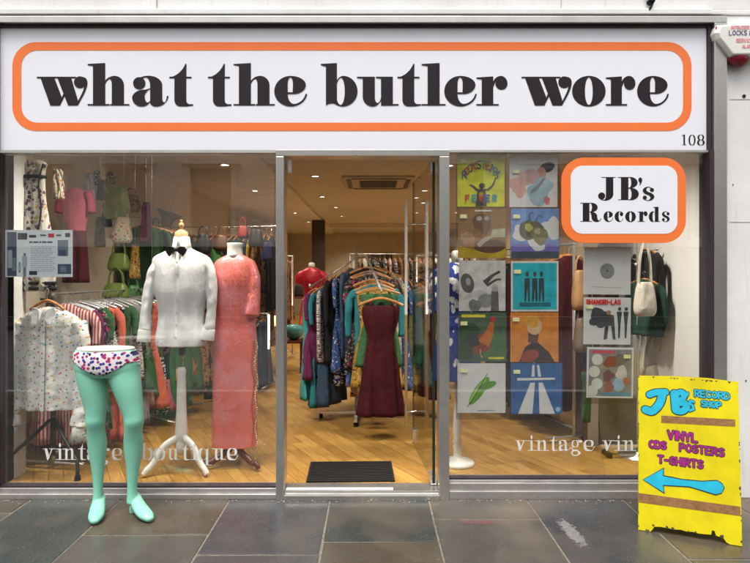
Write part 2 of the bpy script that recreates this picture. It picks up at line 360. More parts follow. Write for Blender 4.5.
def lighten(p, W_, stems, k):
    if k >= 1 or not stems: return p
    fat = sum(b-a for a, b in stems); cs = (W_-k*fat)/(W_-fat); x, acc, pos = p[0], 0, 0
    for a, b in stems:
        if x <= a: return (acc+(x-pos)*cs, p[1])
        acc += (a-pos)*cs
        if x <= b: return (acc+(x-a)*k, p[1])
        acc += (b-a)*k; pos = b
    return (acc+(x-pos)*cs, p[1])
def fillpoly(bm, loops, place, mi=0):
    vl = [[Vector((p[0], p[1], 0)) for p in l] for l in loops]
    flat = [v for l in vl for v in l]
    bv = [bm.verts.new(place(v.x, v.y)) for v in flat]
    for t in tessellate_polygon(vl):
        try: bm.faces.new([bv[i] for i in t]).material_index = mi
        except ValueError: pass
def glyph(bm, ch, x, zb, sx, sz, y, k=1.0, xf=None):
    """x,zb world metres; sx,sz metres per unit"""
    W_, stems, shapes = GL[ch]
    for s in shapes:
        yy = y-random.random()*.0009
        loops = [[lighten(p, W_, stems, k) for p in contour(c)] for c in s]
        fillpoly(bm, loops, (lambda u, v: (x+u*sx, yy, zb+v*sz)) if xf is None else (lambda u, v: xf(x+u*sx, zb+v*sz, yy)))
    return W_*sx

# ------------------------------------------------------------------ ground, street, the far side
def struct(name, bm, m, **k): return tag(obj(name, bm, m, **k), kind='structure')
struct('ground', boxm(-60, 60, -60, 60, -.5, -.16), ASPHALT)
struct('road', boxm(-40, 40, -12.2, -3.6, -.156, -.12), ASPHALT)
bm = BM()
for s in (-3.95, -3.8): box(bm, -40, 40, s, s+.08, -.118, -.114)
struct('yellow_lines', bm, mat('yellow_line_paint', (.6,.42,.05), .7))
struct('pavement_bed', boxm(-40, 40, -3.45, .02, -.3, -.004), JOINT)
struct('kerb', boxm(-40, 40, -3.6, -3.453, -.3, .0), KERB, bevel=.01)
cols_x = [-5.0,-4.3,-3.6,-2.9,-2.24,-1.65,-.93,-.27,.38,1.03,1.66,2.35,3.0,3.7,4.4,5.1]
first = {4:-.26, 5:-1.05, 6:-.574, 7:-.815, 8:-.66, 9:-.354, 10:-1.12, 11:-.86}
bm = BM(); cl = bm.loops.layers.color.new('tint')
for i in range(len(cols_x)-1):
    x0, x1 = cols_x[i], cols_x[i+1]; y = -.004; nxt = first.get(i+1, -random.uniform(.4, 1.0))
    while y > -3.44:
        g = .0055
        nxt = max(nxt, -3.45)
        j = random.uniform(-.003, .003)
        vs0 = [(x0+g+j, y-g), (x1-g, y-g+j), (x1-g+j, nxt+g), (x0+g, nxt+g-j)]
        top = [bm.verts.new((a, b, random.uniform(-.0008, .0012))) for a, b in vs0]
        low = [bm.verts.new((a+(.002 if k in (0,3) else -.002)*-1, b, -.03)) for k, (a, b) in enumerate(vs0)]
        t = random.uniform(.82, 1.1); hue = random.choice([(.235,.225,.212),(.25,.22,.18),(.20,.225,.218),(.26,.247,.228),(.215,.225,.235)])
        f = bm.faces.new(top[::-1]); fs = [f]
        for k in range(4): fs.append(bm.faces.new((top[k], top[(k+1)%4], low[(k+1)%4], low[k])))
        for ff in fs:
            for l in ff.loops: l[cl] = (*sc3(hue, t), 1)
        y = nxt; nxt = y-random.uniform(.5, .95)
pv = struct('pavement', bm, SLAB)
b_ = pv.modifiers.new('bevel', 'BEVEL'); b_.width = .004; b_.segments = 2; b_.limit_method = 'ANGLE'
# marks on the slabs
def stain_mat(name, c0, c1, sc1, dens):
    m, n, b = M_(name); g = coords(n, 'Generated'); o_ = coords(n)
    mp = n.nodes.new('ShaderNodeMapping'); mp.inputs['Location'].default_value = (-1, -1, 0); mp.inputs['Scale'].default_value = (2, 2, 0); n.links.new(g, mp.inputs[0])
    ln = n.nodes.new('ShaderNodeVectorMath'); ln.operation = 'LENGTH'; n.links.new(mp.outputs[0], ln.inputs[0])
    t = noise_n(n, o_, sc1, 6, .7)
    edge = ramp(n, ln.outputs['Value'], [(.25, 1.), (1., 0.)])
    sub = n.nodes.new('ShaderNodeMath'); sub.operation = 'MULTIPLY_ADD'; n.links.new(edge, sub.inputs[0]); sub.inputs[1].default_value = .45; n.links.new(t.outputs[0], sub.inputs[2])
    n.links.new(ramp(n, sub.outputs[0], [(.66, 0.), (.80, dens)]), b.inputs['Alpha'])
    n.links.new(ramp(n, t.outputs[0], [(.3, c0), (.7, c1)]), b.inputs['Base Color']); b.inputs['Roughness'].default_value = .85
    return m
def stain(name, pa, pb, wd, m, label, cat):
    q = []
    for px, py in (pa, pb):
        d = EYE*F/(py-VY); q.append(Vector(((px-VX)*d/F, d-D0, 0)))
    dd = q[1]-q[0]; L_ = dd.length/2; bm = BM()
    v_ = [(L_*math.cos(2*PI*k/28), wd/2*math.sin(2*PI*k/28)) for k in range(28)]
    a_ = [bm.verts.new((x, y, 0)) for x, y in v_]; c_ = [bm.verts.new((x, y, .0006)) for x, y in v_]
    bm.faces.new(c_)
    bm.faces.ensure_lookup_table(); [bm.verts.remove(x) for x in a_]
    o = obj(name, bm, m); o.location = (q[0]+q[1])/2+Vector((0,0,.003)); o.rotation_euler = (0, 0, math.atan2(dd.y, dd.x))
    return tag(o, label, cat)
stain('paint_splash', (555,514), (591,555), .13, stain_mat('chalky_splash', (.17,.165,.155), (.32,.31,.30), 34, .6), 'pale whitish splash stain on the dark slab left of the yellow board', 'stain')
stain('chalk_mark', (448,522.6), (512,523.0), .085, stain_mat('pink_chalk', (.22,.10,.105), (.28,.08,.10), 24, .38), 'pink chalk streak on the slab right of the doorway', 'chalk mark')

# grit swept against the shop base and in the joints
rg = random.Random(77); bm = BM()
for i in range(420):
    if i < 260: x, y, r = rg.uniform(-2.5, 2.5), -.062-abs(rg.gauss(0, .022)), rg.uniform(.002, .007)
    else: x, y, r = rg.choice(cols_x)+rg.gauss(0, .02), rg.uniform(-1.3, -.05), rg.uniform(.0015, .004)
    m_ = Matrix.Translation((x, y, r*.35)) @ Matrix.Rotation(rg.uniform(0, 6), 4, 'Z') @ Matrix.Diagonal((1, rg.uniform(.6, 1.4), .6, 1))
    bmesh.ops.create_icosphere(bm, subdivisions=1, radius=r, matrix=m_)
tag(obj('grit', bm, mat('pale_grit', (.26,.23,.18), .9, 0, .5, 60)), 'pale grit and crumbs along the foot of the shopfront', 'grit', kind='stuff')

# opposite terrace (seen mirrored in the glass)
bm = BM(); OY = -15.3
struct('far_pavement', boxm(-40, 40, OY+.02, -12.2, -.3, .0), ASPHALT)
op = thing('opposite_terrace', 'cream stucco terrace across the street, seen mirrored in the shop window', 'building', (0, OY-.3, 0))
STUC = mat('cream_stucco', (.78,.72,.64), .8, 0, .1, 1.2, .2)
WGL = mat('blind_behind_pane', (.30,.28,.26), .5)
GBAR = mat('grey_glazing_bar', (.45,.42,.38), .5)
wx = [-5.15+2.7*k for k in range(-6, 9)]
bm = BM()
def wallgrid(bm, x0, x1, z0, z1, y0, y1, holes):
    """holes all share the same z range rows: list of (xa,xb,za,zb)"""
    zs = sorted({z0, z1, *[h[2] for h in holes], *[h[3] for h in holes]})
    for za, zb in zip(zs, zs[1:]):
        hs = sorted([h for h in holes if h[2] <= za+1e-6 and h[3] >= zb-1e-6]); x = x0
        for h in hs:
            box(bm, x, h[0], y0, y1, za, zb); x = h[1]
        box(bm, x, x1, y0, y1, za, zb)
holes = [(x-.66, x+.66, 2.55, 4.8) for x in wx]+[(x-.6, x+.6, 6.0, 7.7) for x in wx]
wallgrid(bm, -24, 24, 2.3, 9.5, OY-.3, OY, holes)
obj('wall', bm, STUC, op, world=True)
bm = BM(); box(bm, -24, 24, OY-.3, OY-.25, 0, 2.3)
obj('shopfront', bm, mat('dark_shopfront', (.06,.055,.05), .4), op, world=True)
bm = BM(); box(bm, -24.1, 24.1, OY-.002, OY+.22, 2.26, 2.42); box(bm, -24.1, 24.1, OY-.002, OY+.35, 9.3, 9.6)
obj('cornice', bm, STUC, op, world=True)
for x in wx:
    for (a, z0, z1) in ((.66, 2.55, 4.8), (.6, 6.0, 7.7)):
        wn = obj('window', boxm(x-a-.0, x+a, OY-.2, OY-.18, z0, z1), WGL, op, world=True)
        bm = BM()
        zm = z0+(z1-z0)*.46
        for k in (0, 1, 2): box(bm, x-a, x+a, OY-.178, OY-.14, z0+(zm-z0)*k/2-.02, z0+(zm-z0)*k/2+.02)
        for u in (-.5, 0, .5): box(bm, x+a*u-.014, x+a*u+.014, OY-.178, OY-.142, z0+.021, zm)
        obj('glazing_bars', bm, GBAR, wn)
        bm = BM(); box(bm, x-a-.16, x-a, OY+.002, OY+.06, z0, z1+.1); box(bm, x+a, x+a+.16, OY+.002, OY+.06, z0, z1+.1)
        box(bm, x-a-.3, x+a+.3, OY+.002, OY+.2, z1+.102, z1+.2); box(bm, x-a-.2, x+a+.2, OY+.002, OY+.14, z0-.12, z0-.002)
        v_ = [bm.verts.new(p) for p in ((x-a-.32, OY+.004, z1+.202), (x+a+.32, OY+.004, z1+.202), (x, OY+.004, z1+.5), (x-a-.32, OY+.2, z1+.202), (x+a+.32, OY+.2, z1+.202), (x, OY+.2, z1+.5))]
        for f in ((0,1,2),(3,5,4),(0,3,4,1),(1,4,5,2),(2,5,3,0)): bm.faces.new([v_[i] for i in f])
        obj('window_surround', bm, STUC, wn)

# ------------------------------------------------------------------ the shop building
XL, XR = -2.50, fx(722)
bd = thing('shop_building', 'white painted shop building with a steel framed glass shopfront and open doorway', 'building', (0, 0, 0))
bm = BM()
box(bm, -7, XL, -.02, .35, .0, 3.20)              # left pier
box(bm, XR, 7, -.02, .35, .0, 3.20)               # right pier
box(bm, -7, 7, -.02, .35, 3.24, 6.5)              # wall above the sign
obj('wall', bm, RENDER, bd, bevel=.004)
bm = BM(); box(bm, -7, fx(708), -.05, .35, 3.196, 3.238); box(bm, fx(708)+.002, 7, -.028, .35, 3.203, 3.238)
obj('drip_moulding', bm, RENDER, bd, bevel=.008)
bm = BM()                                          # block joints and surface cable clips
bm.free(); GJ = mat('grimy_joint', (.45,.42,.37), .9)
for a_ in ((fx(158)-.003, fx(158)+.003, -.026, -.0205, 3.24, 6.5),(fx(560)-.002, fx(560)+.002, -.0255, -.0205, 3.24, 6.5),(XR+.04, 7, -.0225, -.0201, fz(222)-.002, fz(222)),(XR+.04, 7, -.0225, -.0201, fz(100)-.002, fz(100))):
    obj('wall_joint', boxm(*a_), GJ, bd)
bm = BM()
bm.free()
for px, py, r in ((742,97,.012),(731,185,.004),(744,380,.005)): obj('drill_hole', cyl(BM(), (fx(px), -.0235, fz(py)), (fx(px), -.0195, fz(py)), r, 10), DARKMETAL, bd)
fr = BM()
box(fr, fx(0.0)-.06, fx(0.5), -.05, .08, 0, fz(27)); obj('jamb', fr, GASKET_SHADE, bd)
bm = BM(); box(bm, fx(709.5), fx(722), -.06, .09, .0, fz(26.2))
obj('jamb', bm, STEEL, bd, bevel=.003)
bm = BM(); box(bm, fx(706), fx(709.4), -.048, .085, .0, fz(150.8)); obj('jamb_gasket', bm, GASKET_SHADE, bd)
bm = BM(); box(bm, fx(-2), fx(722), -.06, .05, fz(26), fz(19.5)); obj('head_rail', bm, STEEL, bd, bevel=.003)
for a, c in ((277,285),(438.5,448.5)):
    bm = BM(); box(bm, fx(a), fx(c), -.05, .10, .0, fz(157.5) if a < 300 else fz(157.5)); obj('door_jamb', bm, STEEL, bd, bevel=.004)
bm = BM(); box(bm, fx(277), fx(448.5), -.052, .10, fz(157.3), fz(151)); obj('door_head', bm, STEEL, bd, bevel=.003)
for a_ in (boxm(fx(1), fx(276.8), -.03, .07, fz(153.5), fz(151)), boxm(fx(448.7), fx(705.8), -.03, .07, fz(153), fz(151))): obj('window_head_rail', a_, STEEL_D, bd)
# sills / bottom rails
bm = BM(); box(bm, XL, fx(276.9), -.045, .10, .0, fz(492)); box(bm, XL, fx(276.9), -.028, .09, fz(492)+.0005, fz(487))
obj('window_bottom_rail', bm, STEEL_D, bd, bevel=.003)
bm = BM(); box(bm, fx(448.6), fx(705.8), -.045, .10, .0, fz(489)); box(bm, fx(448.6), fx(705.8), -.034, .10, fz(489)+.0005, fz(481.5)); box(bm, fx(448.6), fx(705.8), -.022, .09, fz(481.5)+.0005, fz(479))
obj('window_bottom_rail', bm, STEEL_D, bd, bevel=.003)
for a, c, p in ((1, 276.8, 487), (448.7, 705.8, 479)):
    bm = BM(); box(bm, fx(a), fx(c), -.015, .05, fz(p)+.0005, fz(p-1.6)); obj('window_gasket', bm, GASKET_SHADE, bd)
bm = BM(); box(bm, fx(285.1), fx(438.4), -.06, .12, .0, .03); box(bm, fx(285.1), fx(438.4), -.03, .12, .0305, .052)
obj('threshold', bm, STEEL, bd, bevel=.003)
bm = BM(); box(bm, fx(286), fx(393), -.022, .02, .0525, .0555); obj('threshold_strip', bm, WHITEPL, bd)
wl = obj('window', boxm(fx(1), fx(276.8), 0, .01, fz(485.2), fz(153.7)), GLASS, bd)
wr = obj('window', boxm(fx(448.7), fx(705.8), 0, .01, fz(477.3), fz(153.2)), GLASS, bd)
u = .350; bm = BM()
for ch, px in zip('vintageboutique', (43,56,62.5,78,87,98.5,112, 140,153.5,166,181.5,190.5,198.5,212,227)):
    if ch == 'b': obj('lettering', bm, WLET, wl); bm = BM()
    glyph(bm, ch, fx(px), fz(459.8), u/150*(1 if ch not in 'nu' else .95), u*1.12/150, -.0015, .55)
obj('lettering', bm, WLET, wl, smooth=False)
bm = BM()
for ch, px in zip('vintagevinyl', (515,527.5,534.5,549.5,558.5,571,583.5, 602,614.5,621.5,637,650)):
    if px == 602: obj('lettering', bm, WLET, wr); bm = BM()
    glyph(bm, ch, fx(px), fz(450.7), .345/150, .36/150, -.0015, .5)
obj('lettering', bm, WLET, wr)
# door leaf, open inwards
ang = math.radians(85.8); dh = Vector((.425, .07, 0)); dv = Vector((-math.cos(ang), math.sin(ang), 0)); dn = Vector((dv.y, -dv.x, 0))
def leaf(bm, s0, s1, t0, t1, z0, z1):
    vs_ = [bm.verts.new(dh+dv*s+dn*t+Vector((0,0,z))) for s in (s0,s1) for t in (t0,t1) for z in (z0,z1)]
    for f in ((0,1,3,2),(4,6,7,5),(0,4,5,1),(2,3,7,6),(0,2,6,4),(1,5,7,3)): bm.faces.new([vs_[i] for i in f])
    return bm
bm = leaf(BM(), 0, .95, -.006, .006, .062, 2.245); door = obj('door', bm, DGLASS, bd)
bm = leaf(BM(), -.004, .004, -.009, .009, .064, 2.245); leaf(bm, .9505, .956, -.0065, .0065, .064, 2.245); obj('glass_edge', bm, mat('green_glass_edge', (.02,.035,.03), .2), door)
for z_ in ((.058, .115),(2.18, 2.25)): obj('pivot_patch', leaf(BM(), .0, .13, -.02, .02, *z_), STEEL, door, bevel=.003)
bm = leaf(BM(), .86, .955, -.02, .02, .10, .20); obj('lock_patch', bm, STEEL, door, bevel=.003)
for s in (-1, 1):
    bm = BM(); p = dh+dv*.78+dn*(s*.085)
    cyl(bm, p+Vector((0,0,.24)), p+Vector((0,0,2.07)), .0115, 16)
    for z in (.37, 1.88):
        cyl(bm, dh+dv*.78+dn*(s*.007)+Vector((0,0,z)), p+Vector((0,0,z)), .010, 12)
    obj('pull_handle', bm, CHROME, door, smooth=True)
bm = BM(); box(bm, fx(287.5), fx(291), .03, .06, 2.17, 2.255); obj('door_stop', bm, CHROME, bd)

# ------------------------------------------------------------------ fascia sign
fs = thing('fascia_sign', 'long white shop sign reading what the butler wore with an orange outline', 'sign', (fx(355), -.03, fz(150.6)))
bm = BM(); box(bm, fx(1.2), fx(705.5), -.012, .03, fz(150.6), fz(28.5)); obj('sign_panel', bm, SIGNW, fs, world=True, bevel=.002)
bm = BM(); box(bm, fx(0.8), fx(705.8), -.030, .03, fz(28.4), fz(26.4)); box(bm, fx(705.8), fx(708.9), -.03, .03, fz(150.8), fz(26.4)); obj('sign_gap_shade', bm, GASKET_SHADE, fs, world=True)  # dark strips stand in for the shadow gap between sign and frame
def rr(x0, x1, z0, z1, r, n=10):
    out = []
    for cx, cz, a0 in ((x1-r, z1-r, 0), (x0+r, z1-r, PI/2), (x0+r, z0+r, PI), (x1-r, z0+r, 1.5*PI)):
        for k in range(n+1):
            a = a0+PI/2*k/n; out.append((cx+r*math.cos(a), cz+r*math.sin(a)))
    return out
def rring(bm, o, i, y, th=.0):
    a = [bm.verts.new((p[0], y, p[1])) for p in o]; c = [bm.verts.new((p[0], y, p[1])) for p in i]; k = len(a)
    for j in range(k): bm.faces.new((a[j], a[(j+1)%k], c[(j+1)%k], c[j]))
bm = BM(); rring(bm, rr(fx(13.5), fx(690.5), fz(131.3), fz(42.7), 24/150), rr(fx(22.5), fx(682), fz(123), fz(51), 16/150), -.0135)
obj('border', bm, ORANGE, fs, world=True)
u = 1/150; words_ = {0: BM(), 4: BM(), 7: BM(), 13: BM()}
for i_, (ch, px, wpx) in enumerate((('w',38,50),('h',88.6,41.6),('a',132.8,36.4),('t',170,23.8),('t',208.5,23.5),('h',234,41.2),('e',274.6,32.8),
                    ('b',321,36.6),('u',356.9,41.6),('t',397.3,23.6),('l',421.4,24),('e',444,32.4),('r',476,31.2),
                    ('w',521,49.6),('o',571.4,33.4),('r',605,29.6),('e',636.2,31.6))):
    bm = words_[max(k_ for k_ in words_ if k_ <= i_)]
    glyph(bm, ch, fx(px), fz(106), wpx/150/GL[ch][0], u, -.014)
for bm in words_.values(): obj('lettering', bm, INK, fs, world=True)
bm = BM()
for ch, px, wpx in (('1',680.5,5),('0',687.5,7),('8',696,7.6)): glyph(bm, ch, fx(px), fz(145.3), wpx/150/GL[ch][0], .25/150, -.0135, .8)
obj('house_number', bm, INK, fs, world=True)

# record shop sign on the glass
js = thing('record_shop_sign', "white sign reading JB's Records with a thick orange rounded border, on the right window", 'sign', (fx(622), -.012, fz(243)))
def plate(bm, loop, y0, y1):
    a = [bm.verts.new((p[0], y0, p[1])) for p in loop]; c = [bm.verts.new((p[0], y1, p[1])) for p in loop]; k = len(a)
    bm.faces.new(a); bm.faces.new(c[::-1])
    for j in range(k): bm.faces.new((a[j], a[(j+1)%k], c[(j+1)%k], c[j]))
bm = BM(); plate(bm, rr(fx(560.5), fx(684), fz(243), fz(158.2), 22/150), -.024, -.012); obj('border', bm, ORANGE, js, world=True)
bm = BM(); plate(bm, rr(fx(569.5), fx(675.5), fz(234), fz(166.3), 12/150), -.0255, -.0242); obj('sign_panel', bm, SIGNW, js, world=True)
bm = BM()
for ch, px, wpx, b_y, h, un in (('J',596.4,17.6,200.6,23,41),('B',616.5,20.5,200.6,23,41),("'",636,5,200.8,23,41),('s',640.2,13,200.8,13.4,29),
    ('R',578.8,21,222,18.8,41),('e',602,9.6,222,10.2,29),('c',613,8.8,222,10.2,29),('o',623.5,10.6,222,10.2,29),('r',636,9.8,222,10.2,29),('d',647,11.2,222,10.2,29),('s',659.6,8.6,222,10.2,29)):
    if ch == 'R': obj('lettering', bm, INK, js, world=True); bm = BM()
    glyph(bm, ch, fx(px), fz(b_y), wpx/150/GL[ch][0], h/150/un, -.0258)
obj('lettering', bm, INK, js, world=True)

# stroke font -------------------------------------------------------
SF = {'A':[[(0,0),(1.8,6),(3.6,0)],[(.8,2.2),(2.9,2.2)]],'C':[[(3.6,5),(2,6),(.4,4.8),(0,3),(.5,1),(2,0),(3.6,1)]],'D':[[(0,0),(0,6),(1.8,6),(3.6,4.5),(3.6,1.5),(1.8,0),(0,0)]],
'E':[[(3.4,0),(0,0),(0,6),(3.4,6)],[(0,3),(2.6,3)]],'F':[[(0,0),(0,6),(3.4,6)],[(0,3),(2.6,3)]],'H':[[(0,0),(0,6)],[(3.4,0),(3.4,6)],[(0,3),(3.4,3)]],'I':[[(.5,0),(.5,6)]],
'K':[[(0,0),(0,6)],[(3.4,6),(0,2.8)],[(1,3.5),(3.6,0)]],'L':[[(0,6),(0,0),(3.2,0)]],'N':[[(0,0),(0,6),(3.4,0),(3.4,6)]],
'O':[[(1.9,0),(.3,1.4),(0,3),(.3,4.6),(1.9,6),(3.5,4.6),(3.8,3),(3.5,1.4),(1.9,0)]],'P':[[(0,0),(0,6),(2.2,6),(3.5,5),(3.4,3.6),(2.2,2.8),(0,2.8)]],
'R':[[(0,0),(0,6),(2.2,6),(3.5,5),(3.4,3.7),(2.2,3),(0,3)],[(1.5,3),(3.6,0)]],'S':[[(3.4,5.2),(2,6),(.4,5.2),(.4,3.8),(2,3.1),(3.4,2.2),(3.2,.7),(1.8,0),(.1,.8)]],
'T':[[(0,6),(3.6,6)],[(1.8,6),(1.8,0)]],'V':[[(0,6),(1.8,0),(3.6,6)]],'Y':[[(0,6),(1.8,3),(3.6,6)],[(1.8,3),(1.8,0)]],'-':[[(.3,2.8),(2.9,2.8)]],
'B':[[(0,0),(0,6),(2.2,6),(3.3,5),(3,3.6),(1.8,3.1),(0,3.1)],[(1.8,3.1),(3.5,2.2),(3.4,.7),(2,0),(0,0)]],'J':[[(3,6),(3,1.6),(1.8,0),(.2,.8)]],"'":[[(.4,6),(.3,4.8)]],
'&':[[(3.6,0),(.8,4.4),(1,5.6),(1.9,6),(2.6,5.2),(2,4),(.4,2.2),(.3,.8),(1.6,0),(3.4,2.4)]],'G':[[(3.4,5),(2,6),(.4,4.8),(0,3),(.5,1),(2,0),(3.5,.8),(3.5,2.8),(2.2,2.8)]],'M':[[(0,0),(0,6),(2,2.5),(4,6),(4,0)]],
'U':[[(0,6),(0,1.5),(1.7,0),(3.4,1.5),(3.4,6)]],'W':[[(0,6),(1.1,0),(2.2,4.5),(3.3,0),(4.4,6)]]}
def stroke(bm, pts, r, place, mi=0, depth=0.0):
    """place(u, v, d) -> point; round joined"""
    for (a, c) in zip(pts, pts[1:]):
        a_, c_ = Vector(a), Vector(c); t = (c_-a_)
        if t.length < 1e-9: continue
        nn = Vector((-t.y, t.x)).normalized()*r; d = depth+random.random()*.0007
        bm.faces.new([bm.verts.new(place(p.x, p.y, d)) for p in (a_+nn, c_+nn, c_-nn, a_-nn)]).material_index = mi
    for p in pts:
        d = depth+random.random()*.0007
        bm.faces.new([bm.verts.new(place(p[0]+r*math.cos(2*PI*k/14), p[1]+r*math.sin(2*PI*k/14), d)) for k in range(14)]).material_index = mi
def swrite(bm, s, x, y, h, r, place, mi=0, depth=0., slope=0., adv=1.35, wob=0):
    k = h/6; rnd = random.Random(len(s)*7+int(abs(x)*1000)); outs = []
    for ch in s:
        if ch != ' ':
            dy = rnd.uniform(-wob, wob)
            wd = max(p[0] for st in SF[ch] for p in st)
            for st in SF[ch]: stroke(bm, [(x+p[0]*k, y+p[1]*k+dy) for p in st], r, place, mi, depth)
            x += (wd+adv)*k; y += slope*(wd+adv)*k
        else: x += 2.2*k; y += slope*2.2*k
    return x

# ------------------------------------------------------------------ alarm box
ab = thing('alarm_box', 'white alarm box with a dark red lamp, on the wall right of the shop sign', 'alarm box', (fx(740), -.02, fz(62)))
AP = lambda a, c: (371+(a-371)*.981, 270+(c-270)*.981)
prof = [(714,33),(716.5,25),(765,22),(774,30),(772,34),(765,57),(730,57.5),(716,39)]
bm = BM(); prof = [AP(*q) for q in prof]; P0 = [(fx(a), fz(c)) for a, c in prof]; cx, cz = fx(AP(744,41)[0]), fz(AP(744,41)[1])
k = len(P0)
A_ = [bm.verts.new((p[0], -.02, p[1])) for p in P0]; B_ = [bm.verts.new((p[0], -.075, p[1])) for p in P0]
C_ = [bm.verts.new((cx+(p[0]-cx)*.90, -.10, cz+(p[1]-cz)*.86)) for p in P0]
for r0, r1 in ((A_, B_), (B_, C_)):
    for j in range(k): bm.faces.new((r0[j], r0[(j+1)%k], r1[(j+1)%k], r1[j]))
bm.faces.new(C_); bm.faces.new(A_[::-1])
obj('housing', bm, mat('white_plastic', (.74,.74,.69), .35, 0, .03), ab, world=True, bevel=.006)
bm = BM(); sphere(bm, (fx(AP(740,57)[0]), -.055, fz(AP(740,57)[1])), .075, 20, (1,.55,.82)); obj('strobe_lens', bm, mat('dark_red_lens', (.16,.006,.012), .15, 0, .1), ab, smooth=True, world=True)
bm = BM()
pl = lambda u, v, d: (u, -.1015-d, v)
for s, px, py, h, mi in (('LOCKS & ALARMS',727,36.5,4.4,1),('INTRUDER',729,30.5,3,0),('SERVICE',734,43.5,3.2,0),('ALARM',740,49,2.8,0)):
    swrite(bm, s, fx(AP(px,py)[0]), fz(AP(px,py)[1]), h/150, .0026, pl, mi)
obj('lettering', bm, [mat('pink_print', (.75,.30,.32), .5), mat('navy_print', (.10,.09,.20), .5)], ab, world=True)
bm = BM(); box(bm, fx(709), fx(715), -.082, -.076, fz(34.5), fz(31.5)); obj('red_badge', bm, mat('dark_red_badge', (.28,.01,.03), .4), ab, world=True)
# cable fitting at the top of the wall
cf = thing('cable_bracket', 'small dark cable bracket poking out of the wall above the shop sign', 'bracket', (fx(647), -.02, fz(6)))
bm = BM(); tube(bm, catmull([(fx(643), -.02, fz(-6)), (fx(645), -.05, fz(-2)), (fx(650), -.05, fz(2)), (fx(648), -.05, fz(9)), (fx(645), -.04, fz(15))], 5), .008, 8)
cyl(bm, (fx(648), -.02, fz(4)), (fx(648), -.065, fz(4)), .02, 10)
obj('cable', bm, DARKMETAL, cf, world=True, smooth=True)
# ------------------------------------------------------------------ interior shell
IX0, IX1, IY1, FZ, CZ = -2.75, 2.62, 16.0, .05, 2.75
struct('floor', boxm(IX0, IX1, .12, IY1, -.1, FZ), OAK)
bm = BM(); box(bm, IX0, XR, .101, .119, -.1, FZ-.002); struct('floor_edge', bm, DKWOOD)
struct('ceiling', boxm(IX0, IX1, .1, IY1, CZ, CZ+.15), CEIL)
struct('ceiling_bulkhead', boxm(IX0+.001, -1.2, 2.2, IY1-.001, CZ-.035, CZ-.001), mat('bulkhead_paint', (.62,.57,.50), .85))
struct('wall_left', boxm(IX0-.15, IX0, .1, IY1, 0, CZ+.15), CREAM)
struct('wall_right', boxm(IX1, IX1+.15, .1, IY1, 0, CZ+.15), CREAM)
struct('wall_back', boxm(IX0-.15, IX1+.15, IY1, IY1+.15, 0, CZ+.15), mat('back_wall_paint', (.46,.40,.31), .8))
struct('wall_front', boxm(IX0-.1, IX1+.1, .101, .16, 2.40, CZ), CREAM)
struct('partition', boxm(2.27, 2.34, .12, 2.0, FZ, CZ-.001), mat('pale_grey_partition', (.72,.72,.71), .6, 0, .03))
struct('partition_panel', boxm(-2.74, -2.50, .12, .2, FZ, CZ-.001), mat('partition_white', (.34,.33,.33), .6, 0, .03))
col = tag(obj('column', boxm(-1.42, -1.12, 10.4, 10.7, FZ, CZ-.036), mat('dark_brown_paint', (.035,.02,.014), .5)), 'dark brown square column standing at the back of the shop', 'column')
# shelves high on the back left
sh = thing('wall_shelves', 'pale wall shelves in the far left part of the shop', 'shelves', (-2.5, 9, FZ))
bm = BM(); box(bm, -2.74, -2.70, 7.6, 11.5, 0.3, 2.5); obj('back_panel', bm, WHITEPL, sh, world=True)
for z in (.9, 1.25, 1.6, 1.95, 2.3):
    bm = BM(); box(bm, -2.699, -2.35, 7.6, 11.5, z, z+.03); obj('shelf', bm, WHITEPL, sh, world=True)
rnd = random.Random(5)
BAGM = [mat('bag_'+nme, c_, .5, 0, .2) for nme, c_ in (('brown',(.12,.05,.02)),('black',(.02,.02,.02)),('red',(.25,.02,.02)),('tan',(.35,.2,.09)),('green',(.04,.14,.03)),('navy',(.02,.03,.10)),('cream',(.5,.42,.3)))]
SC = ['brown','black','red','tan','green','navy','cream']

# ceiling fittings
def downlight():
    t = thing('ceiling_spotlight', '', 'spotlight')
    bm = BM(); lathe(bm, [(.048,-.001),(.075,-.001),(.078,-.008),(.05,-.012),(.048,-.001)]); obj('trim_ring', bm, mat('satin_ring', (.6,.55,.48), .3, .8), t, smooth=True)
    bm = BM(); lathe(bm, [(.047,-.0005),(.047,-.004)]); obj('bulb', bm, LIT, t)
    return t
dl0 = None
lampd = bpy.data.lights.new('spot', 'SPOT'); lampd.energy = SPOT_W; lampd.spot_size = math.radians(135); lampd.spot_blend = .8; lampd.color = (1, .87, .70); lampd.shadow_soft_size = .05
lampw = lampd.copy(); lampw.energy = 78; lampw.color = (1, .93, .82)
rows = [.24, 3.07, 5.3, 7.0, 8.9, 11.3, 14.0]; colsx = [-1.68, -.75, .9, 1.75]
rown = ['over the window display', 'in the front row of the shop', 'in the second row back', 'in the third row back', 'in the fourth row back', 'in the fifth row back', 'in the rearmost row']
coln = ['nearest the left wall', 'left of the air conditioner', 'right of the air conditioner', 'nearest the right wall']
